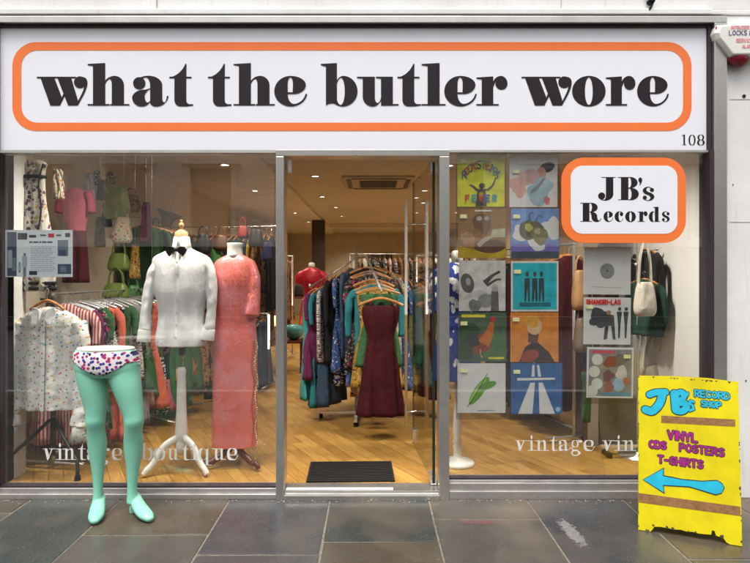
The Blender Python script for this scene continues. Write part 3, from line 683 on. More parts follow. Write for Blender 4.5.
for j, y in enumerate(rows):
    for i, x in enumerate(colsx):
        if dl0 is None: t = dl0 = downlight()
        else:
            t = dl0.copy(); C.objects.link(t)
            for ch in [q for q in dl0.children if q.type == 'MESH']:
                c_ = ch.copy(); C.objects.link(c_); c_.parent = t
        xx = (x, -.98, .95, 1.3)[i] if j == 0 else x+((-.07 if j == 2 else .02*j)) ; z = CZ-.036 if (x < -1.2 and y > 2.2) else CZ
        yy = y-(.25 if i == 0 and y > 2 else 0)+(.8 if i == 1 and y > 2 else 0)
        t.location = (xx, yy, z-.001)
        t['label'] = 'small lit ceiling spotlight %s, %s' % (rown[j], coln[i]); t['group'] = 'recessed ceiling spotlights'
        lo = bpy.data.objects.new('spot_lamp', lampw if j == 0 else lampd); C.objects.link(lo); lo.parent = t; lo.location = (0, 0, -.03)
ac = thing('air_conditioner', 'square ceiling air conditioning unit seen through the open doorway', 'air conditioner', (.1, 4.4, CZ))
bm = BM(); box(bm, -.48, .48, -.55, .6, -.03, -.001); obj('panel', bm, mat('ac_plastic', (.42,.36,.28), .5), ac, bevel=.01)
bm = BM(); box(bm, -.26, .26, -.3, .35, -.036, -.031)
for k in range(9): box(bm, -.25, .25, -.28+k*.07, -.255+k*.07, -.044, -.037)
obj('grille', bm, mat('ac_grille', (.10,.09,.08), .5), ac)
for s in (-1, 1):
    bm = BM(); box(bm, s*.40-.03, s*.40+.03, -.4, .45, -.038, -.031); obj('louvre', bm, DARKMETAL, ac)
for y in (-.47, .5):
    bm = BM(); box(bm, -.36, .36, y-.03, y+.03, -.038, -.031); obj('louvre', bm, DARKMETAL, ac)
tv = thing('ceiling_beam', 'thin dark beam crossing the ceiling deep in the shop', 'beam', (0, 12, CZ)); obj('beam', boxm(-1.1, 2.6, -.1, .1, -.12, -.001), CREAM, tv)

# door mat
dm = tag(obj('door_mat', boxm(-.305, .305, 0, .42, 0, .012), BLACKPL), 'black ribbed door mat just inside the open doorway', 'door mat')
dm.location = (-.14, .13+.0, FZ+.0005); dm.rotation_euler = (0,0,math.radians(1.5))
bm = BM()
for k in range(12): box(bm, -.29, .29, .02+k*.033, .035+k*.033, .0125, .016)
obj('ribs', bm, BLACKPL, dm)

# ------------------------------------------------------------------ cloth helpers
def add_mods(o, voxel=.007, smooth=4, disp=0, dsize=.08):
    r = o.modifiers.new('remesh', 'REMESH'); r.mode = 'VOXEL'; r.voxel_size = voxel; r.use_smooth_shade = True
    if smooth: s = o.modifiers.new('smooth', 'SMOOTH'); s.factor = .5; s.iterations = smooth
    if disp:
        t = bpy.data.textures.new('creases', 'CLOUDS'); t.noise_scale = dsize; t.noise_depth = 2
        d = o.modifiers.new('creases', 'DISPLACE'); d.texture = t; d.strength = disp; d.mid_level = .5; d.texture_coords = 'LOCAL'
    return o
def secs_loft(bm, secs, n=40, sub=5, fold=None, sq=2.0, mi=0):
    """secs: (z, cx, cy, rx, ry) top to bottom, smoothly interpolated"""
    pts = []
    S = [Vector(s[:3]) for s in secs]; R_ = [Vector((s[3], s[4], 0)) for s in secs]
    cs, cr = catmull(S, sub), catmull(R_, sub); rings = []
    for i, (a, r) in enumerate(zip(cs, cr)):
        v = i/(len(cs)-1); ring = []
        for k in range(n):
            th = 2*PI*k/n; c, s = math.cos(th), math.sin(th)
            x = math.copysign(abs(c)**(2/sq), c); y = math.copysign(abs(s)**(2/sq), s)
            p = Vector((a.y+x*max(r.x, .002), a.z+y*max(r.y, .002), a.x))
            if fold:
                dx, dy = fold(v, th, p); p.x += dx; p.y += dy
            ring.append(bm.verts.new(p))
        rings.append(ring)
    for a, b in zip(rings, rings[1:]):
        for k in range(n): bm.faces.new((a[k], a[(k+1)%n], b[(k+1)%n], b[k])).material_index = mi
    bm.faces.new(rings[0][::-1]); bm.faces.new(rings[-1]); return bm

def garment_bm(kind, seed):
    rn = random.Random(seed); bm = BM()
    ws = {'dress': .19, 'top': .20, 'coat': .215, 'skirt': .17, 'gown': .185, 'scarf': .07}.get(kind, .19)*rn.uniform(.92, 1.05)
    L = {'dress': 1.02, 'top': .64, 'coat': .98, 'skirt': .72, 'gown': 1.02, 'scarf': 1.1}[kind]*rn.uniform(.9, 1.08)
    fl = {'dress': 1.35, 'top': 1.0, 'coat': 1.12, 'skirt': 1.5, 'gown': 1.3, 'scarf': 1.1}[kind]*rn.uniform(.9, 1.12)
    nf = rn.uniform(2.5, 4.5); ph = rn.uniform(0, 6); am = rn.uniform(.016, .028) if kind != 'coat' else .012
    ph2 = rn.uniform(0, 6)
    def fold(v, th, p):
        a = am*max(0, v-.10); x = p.x/ws
        q = 1-2*abs(math.sin(nf*x*1.1+ph+.5*math.sin(v*3+ph2)))**.7          # sharp edged folds
        return (.008*v*math.sin(5*th+ph), a*q+a*.5*math.sin(nf*3.1*x+ph2)+a*.5*math.sin(7*th+ph*2)+.012*noise.noise(Vector((p.x*9, p.z*5, seed))))
    if kind in ('dress', 'top', 'coat'):
        waist = .82 if kind == 'dress' else .96
        secs = [(-.085, 0, 0, .055, .022), (-.10, 0, 0, .075, .028), (-.13, 0, 0, ws*.72, .034), (-.155, 0, 0, ws*.98, .036), (-.21, 0, 0, ws*.97, .042),
                (-.13-L*.38, 0, 0, ws*waist, .045), (-.13-L*.62, 0, 0, ws*(waist+fl)/2, .05), (-.13-L, 0, 0, ws*fl, .06)]
    elif kind == 'gown': secs = [(-.145, 0, 0, ws*.80, .03), (-.17, 0, 0, ws*.92, .045), (-.26, 0, 0, ws*.88, .055), (-.42, 0, 0, ws*.64, .05), (-.5, 0, 0, ws*.70, .055), (-.8, 0, 0, ws*.98, .08), (-.13-L, 0, 0, ws*1.22, .10)]
    elif kind == 'scarf': secs = [(-.06, 0, 0, .05, .02), (-.1, 0, 0, .06, .03), (-.5, 0, 0, .07, .03), (-.06-L, 0, 0, .085, .035)]
    else: secs = [(-.10, 0, 0, ws*.8, .02), (-.13, 0, 0, ws*.82, .03), (-.13-L*.5, 0, 0, ws*(1+fl)/2, .045), (-.13-L, 0, 0, ws*fl, .06)]
    secs_loft(bm, secs, 60, 5, fold)
    if kind == 'gown':
        for s in (-1, 1): tube(bm, [(s*ws*.55, -.02, -.150), (s*ws*.50, 0, -.108), (s*ws*.55, .02, -.150)], [(.012,.004)]*3, 8, up=(1,0,0))
    if kind in ('top', 'coat') or (kind == 'dress' and rn.random() < .6):
        Ls = {'top': .50, 'coat': .58, 'dress': .30}[kind]*rn.uniform(.8, 1.05)
        for s in (-1, 1):
            pts = catmull([(s*ws*.86, 0, -.155), (s*(ws+.03), -.004, -.22), (s*(ws+.045), -.012, -.15-Ls*.6), (s*(ws+.04), -.02, -.15-Ls)], 4)
            q = rn.uniform(0, 5)
            tube(bm, pts, [(.040-.012*i/len(pts), .022-.004*i/len(pts)) for i in range(len(pts))], 14, up=(1,0,0), fold=lambda i, a: .12*math.sin(i*1.7+q)*math.cos(a*2+q))
    return bm
def hanger_bm(plastic=False):
    bm = BM()
    pts = catmull([(-.195, 0, -.145), (-.12, 0, -.112), (0, 0, -.082), (.12, 0, -.112), (.195, 0, -.145)], 5)
    tube(bm, pts, [(.006, .012)]*len(pts), 8); return bm
def hook_bm():
    bm = BM(); pts = [Vector((0, 0, -.08)), Vector((0, 0, -.035))]+[Vector((.0-.018*math.cos(a), 0, -.018+.018*math.sin(a)+.004)) for a in [PI*1.35-PI*1.3*k/8 for k in range(9)]]
    tube(bm, pts, .0022, 6); return bm
KIND = {}
for kd in ('dress', 'top', 'coat', 'skirt', 'gown'):
    KIND[kd] = []
    for s in range(5):
        me = bpy.data.meshes.new(kd); b = garment_bm(kd, s*13+len(kd)); b.to_mesh(me); b.free(); me.materials.append(None)
        for p in me.polygons: p.use_smooth = True
        KIND[kd].append(me)
hm = bpy.data.meshes.new('hanger'); b = hanger_bm(); b.to_mesh(b and hm); b.free(); hm.materials.append(None)
for p in hm.polygons: p.use_smooth = True
hk = bpy.data.meshes.new('hook'); b = hook_bm(); b.to_mesh(hk); b.free(); hk.materials.append(CHROME)
PAL = {
 'teal': cloth('teal_cloth','plain',[(.03,.20,.24)]), 'navy spotted': cloth('navy_spot_cloth','dots',[(.015,.02,.07),(.6,.6,.6)],45),
 'black': cloth('black_cloth','plain',[(.015,.014,.016)]), 'maroon': cloth('maroon_cloth','plain',[(.050,.003,.007)],rough=.8),
 'blue floral': cloth('blue_floral','floral',[(.04,.10,.28),(.6,.6,.62),(.5,.2,.3),(.1,.3,.5)],35), 'cream floral': cloth('cream_floral','floral',[(.55,.5,.4),(.4,.05,.06),(.06,.2,.08),(.5,.3,.05)],40),
 'dark floral': cloth('dark_floral','floral',[(.03,.02,.03),(.4,.05,.12),(.35,.3,.28),(.07,.15,.07)],38,thr=.45), 'green': cloth('green_cloth','plain',[(.04,.12,.05)]),
 'olive': cloth('olive_cloth','camo',[(.11,.11,.04),(.16,.15,.06),(.07,.08,.03)],14), 'dark green': cloth('dark_green_cloth','plain',[(.012,.045,.03)]),
 'pink': cloth('pink_cloth','plain',[(.50,.10,.17)]), 'grey': cloth('grey_cloth','plain',[(.22,.21,.22)]),
 'tan': cloth('tan_cloth','plain',[(.34,.20,.11)]), 'red striped': cloth('red_stripe_cloth','stripe',[(.42,.04,.05),(.6,.55,.5)],14),
 'white dotted': cloth('white_dot_cloth','dots',[(.55,.52,.50),(.05,.04,.08)],60,thr=.3), 'denim blue': cloth('denim_cloth','plain',[(.05,.09,.16)]),
 'plum': cloth('plum_cloth','plain',[(.14,.02,.08)]), 'mint striped': cloth('mint_stripe','stripe',[(.20,.42,.32),(.6,.6,.55)],16),
 'brown patterned': cloth('brown_pattern','camo',[(.13,.06,.03),(.30,.16,.07),(.05,.02,.015)],22), 'mustard floral': cloth('mustard_floral','floral',[(.45,.27,.04),(.1,.02,.02),(.6,.5,.3)],34),
 'lilac': cloth('lilac_cloth','plain',[(.34,.26,.42)]), 'turquoise': cloth('turquoise_cloth','plain',[(.06,.33,.36)]),
 'coral': cloth('coral_cloth','plain',[(.60,.14,.09)]), 'white': cloth('white_cloth','plain',[(.62,.61,.58)]),
}
ORD = ['first','second','third','fourth','fifth','sixth','seventh','eighth','ninth','tenth','eleventh','twelfth','thirteenth','fourteenth','fifteenth','sixteenth','seventeenth','eighteenth','nineteenth','twentieth']+['twenty-'+x for x in ('first','second','third','fourth','fifth','sixth','seventh','eighth','ninth')]+['thirtieth','thirty-first','thirty-second','thirty-third']
HN = {'gown': 'gown', 'dress': 'dress', 'top': 'blouse', 'coat': 'coat', 'skirt': 'skirt'}
def hang(kind, colr, loc, rz, label, group, sd, hmat=None, sx=1, sz=1):
    o = bpy.data.objects.new('hanging_'+HN[kind], KIND[kind][sd % 5]); C.objects.link(o)
    o.location = loc; o.rotation_euler = (0, 0, rz); o.scale = (sx, 1, sz)
    o.material_slots[0].link = 'OBJECT'; o.material_slots[0].material = PAL[colr]
    tag(o, label, HN[kind], group)
    h = bpy.data.objects.new('hanger', hm); C.objects.link(h); h.parent = o
    h.material_slots[0].link = 'OBJECT'; h.material_slots[0].material = hmat or GOLDWOOD
    k = bpy.data.objects.new('hook', hk); C.objects.link(k); k.parent = h
    return o
def run(p0, p1, n, seed, kinds, cols_, group, where, end, rz0, sz=1.0, hmat=None, skip=()):
    rn = random.Random(seed); p0, p1 = Vector(p0), Vector(p1)
    for i in range(n):
        t = (i+.5)/n; p = p0.lerp(p1, t)+Vector((0,0,0))
        kd = rn.choice(kinds); c_ = rn.choice(cols_)
        if i in skip: continue
        hang(kd, c_, p, rz0+rn.uniform(-.16, .16), '%s %s %s, %s from %s' % (c_, HN[kd], where, ORD[i], end), group, rn.randrange(50), hmat, rn.uniform(.9, 1.05), sz*rn.uniform(.93, 1.05))
def rail(name, p0, p1, label, mat_=CHROME, base=True, zt=None):
    p0, p1 = Vector(p0), Vector(p1); t = thing(name, label, 'clothes rail', (p0.x, p0.y, FZ)); dd = (p1-p0).normalized(); side = Vector((-dd.y, dd.x, 0))
    bm = BM(); cyl(bm, p0-dd*.05-Vector((0,0,.005)), p1+dd*.05-Vector((0,0,.005)), .012, 10); obj('top_rail', bm, mat_, t, world=True, smooth=True)
    if base:
        for p in (p0-dd*.04, p1+dd*.04):
            bm = BM(); cyl(bm, (p.x, p.y, FZ+.06), (p.x, p.y, p.z-.017), .012, 10); obj('upright', bm, mat_, t, world=True, smooth=True)
            bm = BM(); tube(bm, [p*1-side*.24-Vector((0,0,p.z-FZ-.045)), p+side*.24-Vector((0,0,p.z-FZ-.045))], .012, 10); obj('foot_bar', bm, mat_, t, world=True, smooth=True)
        bm = BM(); a = Vector((p0.x, p0.y, FZ+.11)); c = Vector((p1.x, p1.y, FZ+.11)); cyl(bm, a-dd*.028, c+dd*.028, .011, 10); obj('bottom_bar', bm, mat_, t, world=True, smooth=True)
    else:
        for k, p in enumerate((p0, p1)):
            q = Vector((IX0+.003 if p.x < 0 else IX1-.003, p.y, p.z)) if abs(dd.x) < .5 else Vector((p.x, p.y, CZ-.04))
            bm = BM(); cyl(bm, p+Vector((0,0,.008)), q+Vector((0,0,.008 if abs(dd.x) < .5 else 0)), .008, 8); obj('bracket', bm, mat_, t, world=True, smooth=True)
    return t
ALLC = list(PAL); MIXC = ['pink','red striped','maroon','green','lilac','blue floral','cream floral','dark floral','red striped','pink','mint striped','tan','white dotted','green','plum','grey','navy spotted','mustard floral','coral','lilac']
# the rail in the left window, its garments going away from the glass
r1a, r1b = (-2.33, .46, 1.34), (-2.02, 2.35, 1.34)
rail('clothes_rail', r1a, r1b, 'clothes rail full of patterned clothes behind the spotted blouse in the left window', CHROME)
run(r1a, r1b, 32, 14, ['dress','dress','dress','skirt'], MIXC, 'clothes on the rail in the left window', 'on the left window rail', 'the spotted blouse', .0, .98, CHROME, skip=(0,))
# wall rail with dark green coats high on the left wall
rail('wall_rail', (-2.47, 2.5, 2.08), (-2.47, 3.8, 2.08), 'high wall rail of dark green coats at the left of the shop', CHROME, base=False)
run((-2.47, 2.5, 2.08), (-2.47, 3.8, 2.08), 9, 4, ['coat','dress'], ['dark green','dark green','green','black','dark green'], 'coats on the high left wall rail', 'on the high left wall rail', 'the window', .5)
# second floor rail behind the white shirt
rail('clothes_rail', (-1.98, 1.75, 1.55), (-1.42, 2.5, 1.55), 'clothes rail standing behind the white shirt mannequin')
run((-1.98, 1.75, 1.55), (-1.42, 2.5, 1.55), 13, 21, ['dress','coat','dress'], ['brown patterned','olive','black','cream floral','dark floral','tan','green','dark floral'], 'clothes on the rail behind the white shirt', 'on the rail behind the white shirt', 'its left end', .9, 1.12)
# across at the back left
rail('clothes_rail', (-2.6, 3.9, 2.08), (-1.25, 3.7, 2.08), 'long clothes rail across the left side behind both dressed mannequins')
run((-2.6, 3.9, 2.08), (-1.25, 3.7, 2.08), 22, 31, ['coat','dress','top'], ['black','dark green','denim blue','dark floral','brown patterned','plum','black','mustard floral','denim blue'], 'clothes on the back left rail', 'on the back left rail', 'its left end', 1.35, 1.45)
rail('clothes_rail', (-2.6, 3.6, .98), (-1.3, 3.4, .98), 'low clothes rail of denim across the left side of the shop')
run((-2.6, 3.6, .98), (-1.3, 3.4, .98), 18, 32, ['skirt','top'], ['denim blue','black','denim blue','olive','grey','dark green'], 'denim on the low back left rail', 'on the low back left rail', 'its left end', 1.35, 1.0)
# deep left
rail('clothes_rail', (-2.45, 6.2, 1.75), (-1.35, 6.0, 1.75), 'clothes rail deep in the shop left of the doorway view')
run((-2.45, 6.2, 1.75), (-1.35, 6.0, 1.75), 16, 41, ['coat','dress'], ['black','plum','maroon','brown patterned','dark floral','red striped'], 'clothes on the deep left rail', 'on the deep left rail', 'its left end', 1.4, 1.05)
# behind the records
rail('clothes_rail', (1.72, 1.15, 1.74), (1.42, 2.6, 1.74), 'clothes rail of dark clothes behind the record sleeves')
run((1.72, 1.15, 1.74), (1.42, 2.6, 1.74), 18, 51, ['coat','dress','coat'], ['black','brown patterned','dark green','dark floral','maroon','black'], 'dark clothes on the rail behind the records', 'on the rail behind the records', 'the window', .15, 1.28)
rail('clothes_rail', (.62, 3.6, 1.7), (2.3, 3.4, 1.7), 'clothes rail across the right side of the shop behind the hanging records')
run((.62, 3.6, 1.7), (2.3, 3.4, 1.7), 22, 61, ['coat','dress','top'], ['brown patterned','black','maroon','olive','dark floral','plum','denim blue'], 'clothes on the back right rail', 'on the back right rail', 'its left end', 1.75, 1.2)
rail('clothes_rail', (-.35, 7.4, 1.82), (1.9, 7.2, 1.82), 'clothes rail deep in the shop behind the round centre rack')
run((-.35, 7.4, 1.82), (1.9, 7.2, 1.82), 24, 71, ['coat','dress','top'], ['black','red striped','grey','dark floral','tan','navy spotted','plum','brown patterned','white'], 'clothes on the deep centre rail', 'on the deep centre rail', 'its left end', 1.7, 1.1)

# ------------------------------------------------------------------ four way rack in the doorway
RX, RY = -.145, 1.95
fr4 = thing('garment_rack', 'chrome four way clothes rack with sloping arms in the middle of the doorway', 'clothes rack', (RX, RY, FZ))
bm = BM(); cyl(bm, (0,0,.06), (0,0,1.68), .016, 16); obj('pole', bm, CHROME, fr4, smooth=True)
arms = {'left': (Vector((0,0,1.58)), Vector((-.46,-.02,1.29))), 'front': (Vector((.1,-.02,1.60)), Vector((.235,-.80,1.28))), 'right': (Vector((.12,.02,1.60)), Vector((.80,.05,1.32))), 'rear': (Vector((0,.04,1.58)), Vector((.05,.75,1.38)))}
for nm, (a, c) in arms.items():
    bm = BM(); cyl(bm, a, c, .010, 10); cyl(bm, c, c+Vector((0,0,.035)), .010, 10); obj('arm', bm, CHROME, fr4, smooth=True)
bm = BM(); cyl(bm, (0,0,1.58), (.14,0,1.60), .012, 10); obj('cross_piece', bm, CHROME, fr4, smooth=True)
for s in ((-1,0),(1,0),(0,-1),(0,1)):
    bm = BM(); box(bm, min(0,s[0]*.36)-(.015 if s[0]==0 else 0), max(0,s[0]*.36)+(.015 if s[0]==0 else 0), min(0,s[1]*.36)-(.015 if s[1]==0 else 0), max(0,s[1]*.36)+(.015 if s[1]==0 else 0), .04+.001*abs(s[0]), .064+.001*abs(s[0]))
    obj('foot', bm, CHROME, fr4)
    bm = BM(); cyl(bm, (s[0]*.35, s[1]*.35, .001), (s[0]*.35, s[1]*.35, .04), .018, 12); obj('castor', bm, BLACKPL, fr4)
G4 = 'clothes on the four way rack'
def armrun(nm, items, rz, desc):
    a, c = arms[nm]; rn = random.Random(len(items))
    for i, (kd, c_, sz) in enumerate(items):
        p = Vector((RX, RY, FZ))+c.lerp(a, (i+.35)/(len(items)+.5))
        hang(kd, c_, p+Vector((0,0,.010)), rz+rn.uniform(-.12,.12), '%s %s on the rack, %s from the tip of its %s' % (c_, HN[kd], ORD[i], desc), G4, i+len(nm), None, 1, sz)
armrun('left', [('dress','turquoise',.95),('dress','plum',.78),('dress','teal',1.05),('top','white dotted',1.1),('dress','denim blue',1.12),('coat','black',.8),('dress','blue floral',.85),('dress','navy spotted',1.0),('coat','denim blue',.9)], PI/2-.35, 'left arm')
armrun('front', [('gown','maroon',1.02),('gown','green',.6),('dress','mustard floral',.9),('top','teal',1.0),('dress','brown patterned',1.0),('dress','dark floral',.8),('dress','blue floral',1.0),('top','black',1.0)], .08, 'front arm')
armrun('right', [('dress','mustard floral',.95),('dress','maroon',1.0),('dress','teal',1.0),('top','grey',1.0),('dress','olive',1.0),('dress','blue floral',1.0),('dress','cream floral',1.0),('coat','brown patterned',.9),('dress','green',1.0)], PI/2+.4, 'right arm')
armrun('rear', [('dress','blue floral',1.),('dress','black',1.),('coat','grey',.9),('dress','coral',1.),('dress','dark floral',1.)], .1, 'rear arm')

# ------------------------------------------------------------------ stands and mannequins
def curved_leg(bm, c, a, r_out, z0, z1, th, w_=.018):
    ca, sa = math.cos(a), math.sin(a)
    pts = catmull([(c[0]+ca*.02, c[1]+sa*.02, z1), (c[0]+ca*r_out*.45, c[1]+sa*r_out*.45, z1-.05), (c[0]+ca*r_out*.72, c[1]+sa*r_out*.72, z0+(z1-z0)*.38), (c[0]+ca*r_out*.9, c[1]+sa*r_out*.9, z0+.05), (c[0]+ca*r_out, c[1]+sa*r_out, z0+.018)], 5)
    n = len(pts)
    tube(bm, pts, [(w_, th*(1-.35*i/n)) for i in range(n)], 12); return bm
# white shirt on a pale tripod stand
cx, cy = -1.384, .38; kx = .00725
zz = lambda py: 1.513-(py-270)*kx
XX = lambda px: (px-371)*kx
ms = thing('shirt_mannequin', 'mannequin in a long white shirt with black bow tie on a white tripod stand', 'mannequin', (cx, cy, FZ))
bm = BM(); lathe(bm, [(.018,zz(356)),(.018,.95)], cx, cy, 12); obj('stem', bm, DARKMETAL, ms, smooth=True, world=True)
bm = BM(); lathe(bm, [(.026,zz(368)),(.033,zz(371)),(.030,zz(376)),(.036,zz(410)),(.042,zz(425)),(.046,zz(436)),(.046,zz(439)),(.040,zz(441)),(.047,zz(444)),(.045,zz(452)),(.02,zz(456))][::-1], cx, cy, 24); obj('post', bm, WHITEGL, ms, smooth=True, world=True)
for a in (-PI/2-.95, -PI/2+1.0, PI/2+.1):
    obj('leg', curved_leg(BM(), (cx, cy), a, .27, FZ, zz(438), .030, .020), WHITEGL, ms, smooth=True, world=True)
bm = BM(); lathe(bm, [(.052,zz(252)),(.050,zz(238)),(.046,zz(232)),(.02,zz(229.5))], cx, cy, 24); obj('neck', bm, LTWOOD, ms, smooth=True, world=True)
bm = BM(); lathe(bm, [(.016,zz(230)),(.010,zz(228.5)),(.012,zz(227.5)),(.020,zz(225.5)),(.018,zz(223.5)),(.008,zz(222)),(.011,zz(221)),(.008,zz(219.6))], cx, cy, 18); obj('finial', bm, LTWOOD, ms, smooth=True, world=True)
SHIRT = cloth('white_shirt_cotton', 'stripe', [(.82,.82,.80),(.765,.77,.775)], 55, rough=.75, sheen=.0, crease=.0045, crs=2.0)
def shirt_fold(v, th, p):
    f = .006*math.sin(9*th+v*3)*max(0, v-.3)+.006*noise.noise(Vector((p.x*9, p.y*9, p.z*5)))
    return f*math.cos(th), f*math.sin(th)*1.6
bm = BM()
ss = [(zz(246),0,.058,.055),(zz(249),0,.082,.06),(zz(252.5),0,.135,.068),(zz(257),0,.198,.078),(zz(264),0,.212,.095),(zz(277),0,.200,.112),(zz(292),0,.190,.118),(zz(312),0,.165,.100),(zz(326),0,.168,.105),(zz(337),0,.182,.118),(zz(346),0,.176,.122)]
tors = [(z, cx, cy+.0, rx, ry) for z, _, rx, ry in ss]
secs_loft(bm, tors, 56, 4, shirt_fold, sq=2.3)
def sleeve(bm, pts, rads, seed=0, amp=.07):
    cp = catmull(pts, 8); rr_ = catmull([(a, b, 0) for a, b in rads], 8)
    def f(i, a):
        p = cp[i]; return amp*(noise.noise(Vector((p.z*13+seed, math.cos(a)*1.2, math.sin(a)*1.2+seed)))*1.6+.35*math.sin(p.z*70+a*1.5+seed))
    tube(bm, cp, [(r.x, r.y) for r in rr_], 24, up=(1,0,0), fold=f)
sleeve(bm, [(XX(161),cy,zz(260)),(XX(154),cy-.01,zz(272)),(XX(149.5),cy-.03,zz(290)),(XX(147),cy-.05,zz(312)),(XX(146.6),cy-.07,zz(330))], [(.045,.06),(.047,.058),(.043,.052),(.036,.045),(.042,.045)], 1, .06)
sleeve(bm, [(XX(203),cy,zz(260)),(XX(208),cy+.0,zz(272)),(XX(211),cy-.01,zz(290)),(XX(211),cy-.02,zz(312)),(XX(209),cy-.03,zz(330))], [(.045,.06),(.045,.058),(.040,.052),(.034,.045),(.040,.045)], 4, .06)
add_mods(obj('shirt', bm, SHIRT, ms, world=True), .0055, 3, .0035, .10)
SH2 = cloth('white_shirt_trim', 'plain', [(.84,.84,.82)], rough=.7, sheen=0, crease=.005)
def front_y(secs, z, x):
    for a, b in zip(secs, secs[1:]):
        if b[0] <= z <= a[0]:
            t = (a[0]-z)/(a[0]-b[0]+1e-9); rx = a[3]+(b[3]-a[3])*t; ry = a[4]+(b[4]-a[4])*t
            q = min(.98, abs((x-a[1])/rx)); return a[2]-ry*(1-q**2.3)**(1/2.3)
    return secs[-1][2]-secs[-1][4]
bm = BM(); prev = None; N = 26
rows_ = []
for i in range(N+1):
    z = zz(251)+(zz(345)-zz(251))*i/N; r = []
    for x in (-.017, -.015, .015, .017): r.append(bm.verts.new((cx+x, front_y(tors, z, cx+x)-(.006 if abs(x) < .016 else -.004)-.003, z)))
    rows_.append(r)
for a, b in zip(rows_, rows_[1:]):
    for k in range(3): bm.faces.new((a[k], a[k+1], b[k+1], b[k]))
obj('placket', bm, SH2, ms, smooth=True, world=True)
for i in range(7):
    z = zz(262+i*12.3); y = front_y(tors, z, cx)-.0105
    bm = BM(); cyl(bm, (cx, y+.002, z), (cx, y-.002, z), .0055, 12); obj('button', bm, WHITEGL, ms, world=True)
for pts in ([(146.5,329),(146,341)], [(209,329),(207.5,340)]):
    bm = BM(); yy = cy-.07 if pts[0][0] < 180 else cy-.03
    tube(bm, [(XX(pts[0][0]),yy,zz(pts[0][1])),(XX(pts[1][0]),yy-.005,zz(pts[1][1]))], [(.044,.044),(.049,.046)], 24, up=(1,0,0)); obj('cuff', bm, SH2, ms, smooth=True, world=True, bevel=.003)
bm = BM()
lathe(bm, [(.054,zz(252)),(.0535,zz(238)),(.050,zz(237.6)),(.049,zz(243))], cx, cy, 24)
for s in (-1, 1):
    # stand-up fall collar: swept half band with a front point
    top, bot = [], []
    for k in range(13):
        a = -PI/2+s*(.12+(PI-.12)*k/12); 
        top.append(bm.verts.new((cx+.052*math.cos(a), cy+.052*math.sin(a)-.002, zz(236.5)-(.006 if k < 2 else 0))))
        d = .012+.045*max(0, 1-k/4.0)
        bot.append(bm.verts.new((cx+(.070+.022*max(0,1-k/4))*math.cos(a)+s*.012*max(0,1-k/3), cy+(.072+.02*max(0,1-k/4))*math.sin(a), zz(247)-d)))
    for k in range(12): bm.faces.new((top[k], top[k+1], bot[k+1], bot[k]))
co = obj('collar', bm, SH2, ms, smooth=True, world=True); s_ = co.modifiers.new('solid', 'SOLIDIFY'); s_.thickness = .004
bm = BM(); by = cy-.118; bz = zz(250)
for s in (-1, 1):
    v = [(s*.006,.010),(s*.034,.024),(s*.060,.020),(s*.078,-.004),(s*.066,-.026),(s*.048,-.050),(s*.034,-.036),(s*.006,-.012)]
    a_ = [bm.verts.new((cx+x, by-.012, bz+z)) for x, z in v]; b_ = [bm.verts.new((cx+x, by+.006, bz+z)) for x, z in v]
    bm.faces.new(a_ if s < 0 else a_[::-1]); bm.faces.new(b_)
    for j in range(8): bm.faces.new((a_[j], a_[(j+1)%8], b_[(j+1)%8], b_[j]))
bmesh.ops.recalc_face_normals(bm, faces=bm.faces)
sphere(bm, (cx, by-.006, bz), .014, 12)
obj('bow_tie', bm, cloth('black_satin', 'plain', [(.012,.012,.014)], rough=.4), ms, world=True, bevel=.003)

# coral sequin dress
def make_sequin():
    m, n, b = M_('coral_sequins'); v = coords(n)
    vo = n.nodes.new('ShaderNodeTexVoronoi'); vo.inputs['Scale'].default_value = 240; n.links.new(v, vo.inputs['Vector'])
    big = noise_n(n, v, 5, 4)
    c = mix(n, ramp(n, big.outputs[0], [(.45, 0.), (.65, 1.)]), (.88,.20,.16), (.88,.30,.32))  # pink blotches imitate highlights on the sequins, put into the base colour
    c = mix(n, .35, c, ramp(n, vo.outputs['Distance'], [(0, (1,1,1)), (.5, (.75,.68,.68))]), 'MULTIPLY')
    n.links.new(c, b.inputs['Base Color']); b.inputs['Roughness'].default_value = .28; b.inputs['Metallic'].default_value = .22; b.inputs['Coat Weight'].default_value = .5; b.inputs['Coat Roughness'].default_value = .15
    geo = n.nodes.new('ShaderNodeNewGeometry')
    sb_ = n.nodes.new('ShaderNodeVectorMath'); sb_.operation = 'SUBTRACT'; n.links.new(vo.outputs['Color'], sb_.inputs[0]); sb_.inputs[1].default_value = (.5,.5,.5)
    ma = n.nodes.new('ShaderNodeVectorMath'); ma.operation = 'MULTIPLY_ADD'; n.links.new(sb_.outputs[0], ma.inputs[0]); ma.inputs[1].default_value = (.30,.30,.30); n.links.new(geo.outputs['Normal'], ma.inputs[2])
    no = n.nodes.new('ShaderNodeVectorMath'); no.operation = 'NORMALIZE'; n.links.new(ma.outputs[0], no.inputs[0]); n.links.new(no.outputs[0], b.inputs['Normal']); return m
SEQ = make_sequin(); m, n, b = M_('x'); bpy.data.materials.remove(m)
cx2, cy2, k2 = -1.0, .50, .0075
z2 = lambda py: 1.513-(py-270)*k2
X2 = lambda px: (px-371)*k2
cx2 = X2(235)
md = thing('dress_mannequin', 'mannequin in a long coral sequinned dress on a dark brown tripod stand', 'mannequin', (cx2, cy2, FZ))
bm = BM()
sd_ = [(z2(254.5),.055,.05),(z2(256.5),.085,.06),(z2(260),.13,.075),(z2(266),.158,.09),(z2(280),.156,.11),(z2(300),.150,.105),(z2(322),.152,.10),(z2(345),.165,.115),(z2(385),.165,.12),(z2(420),.165,.118),(z2(445),.168,.115)]
def dfold(v, th, p):
    f = .004*math.sin(7*th+2)*max(0, v-.35)+.004*noise.noise(Vector((p.x*8, p.y*8, p.z*3)))
    return f*math.cos(th), f*math.sin(th)
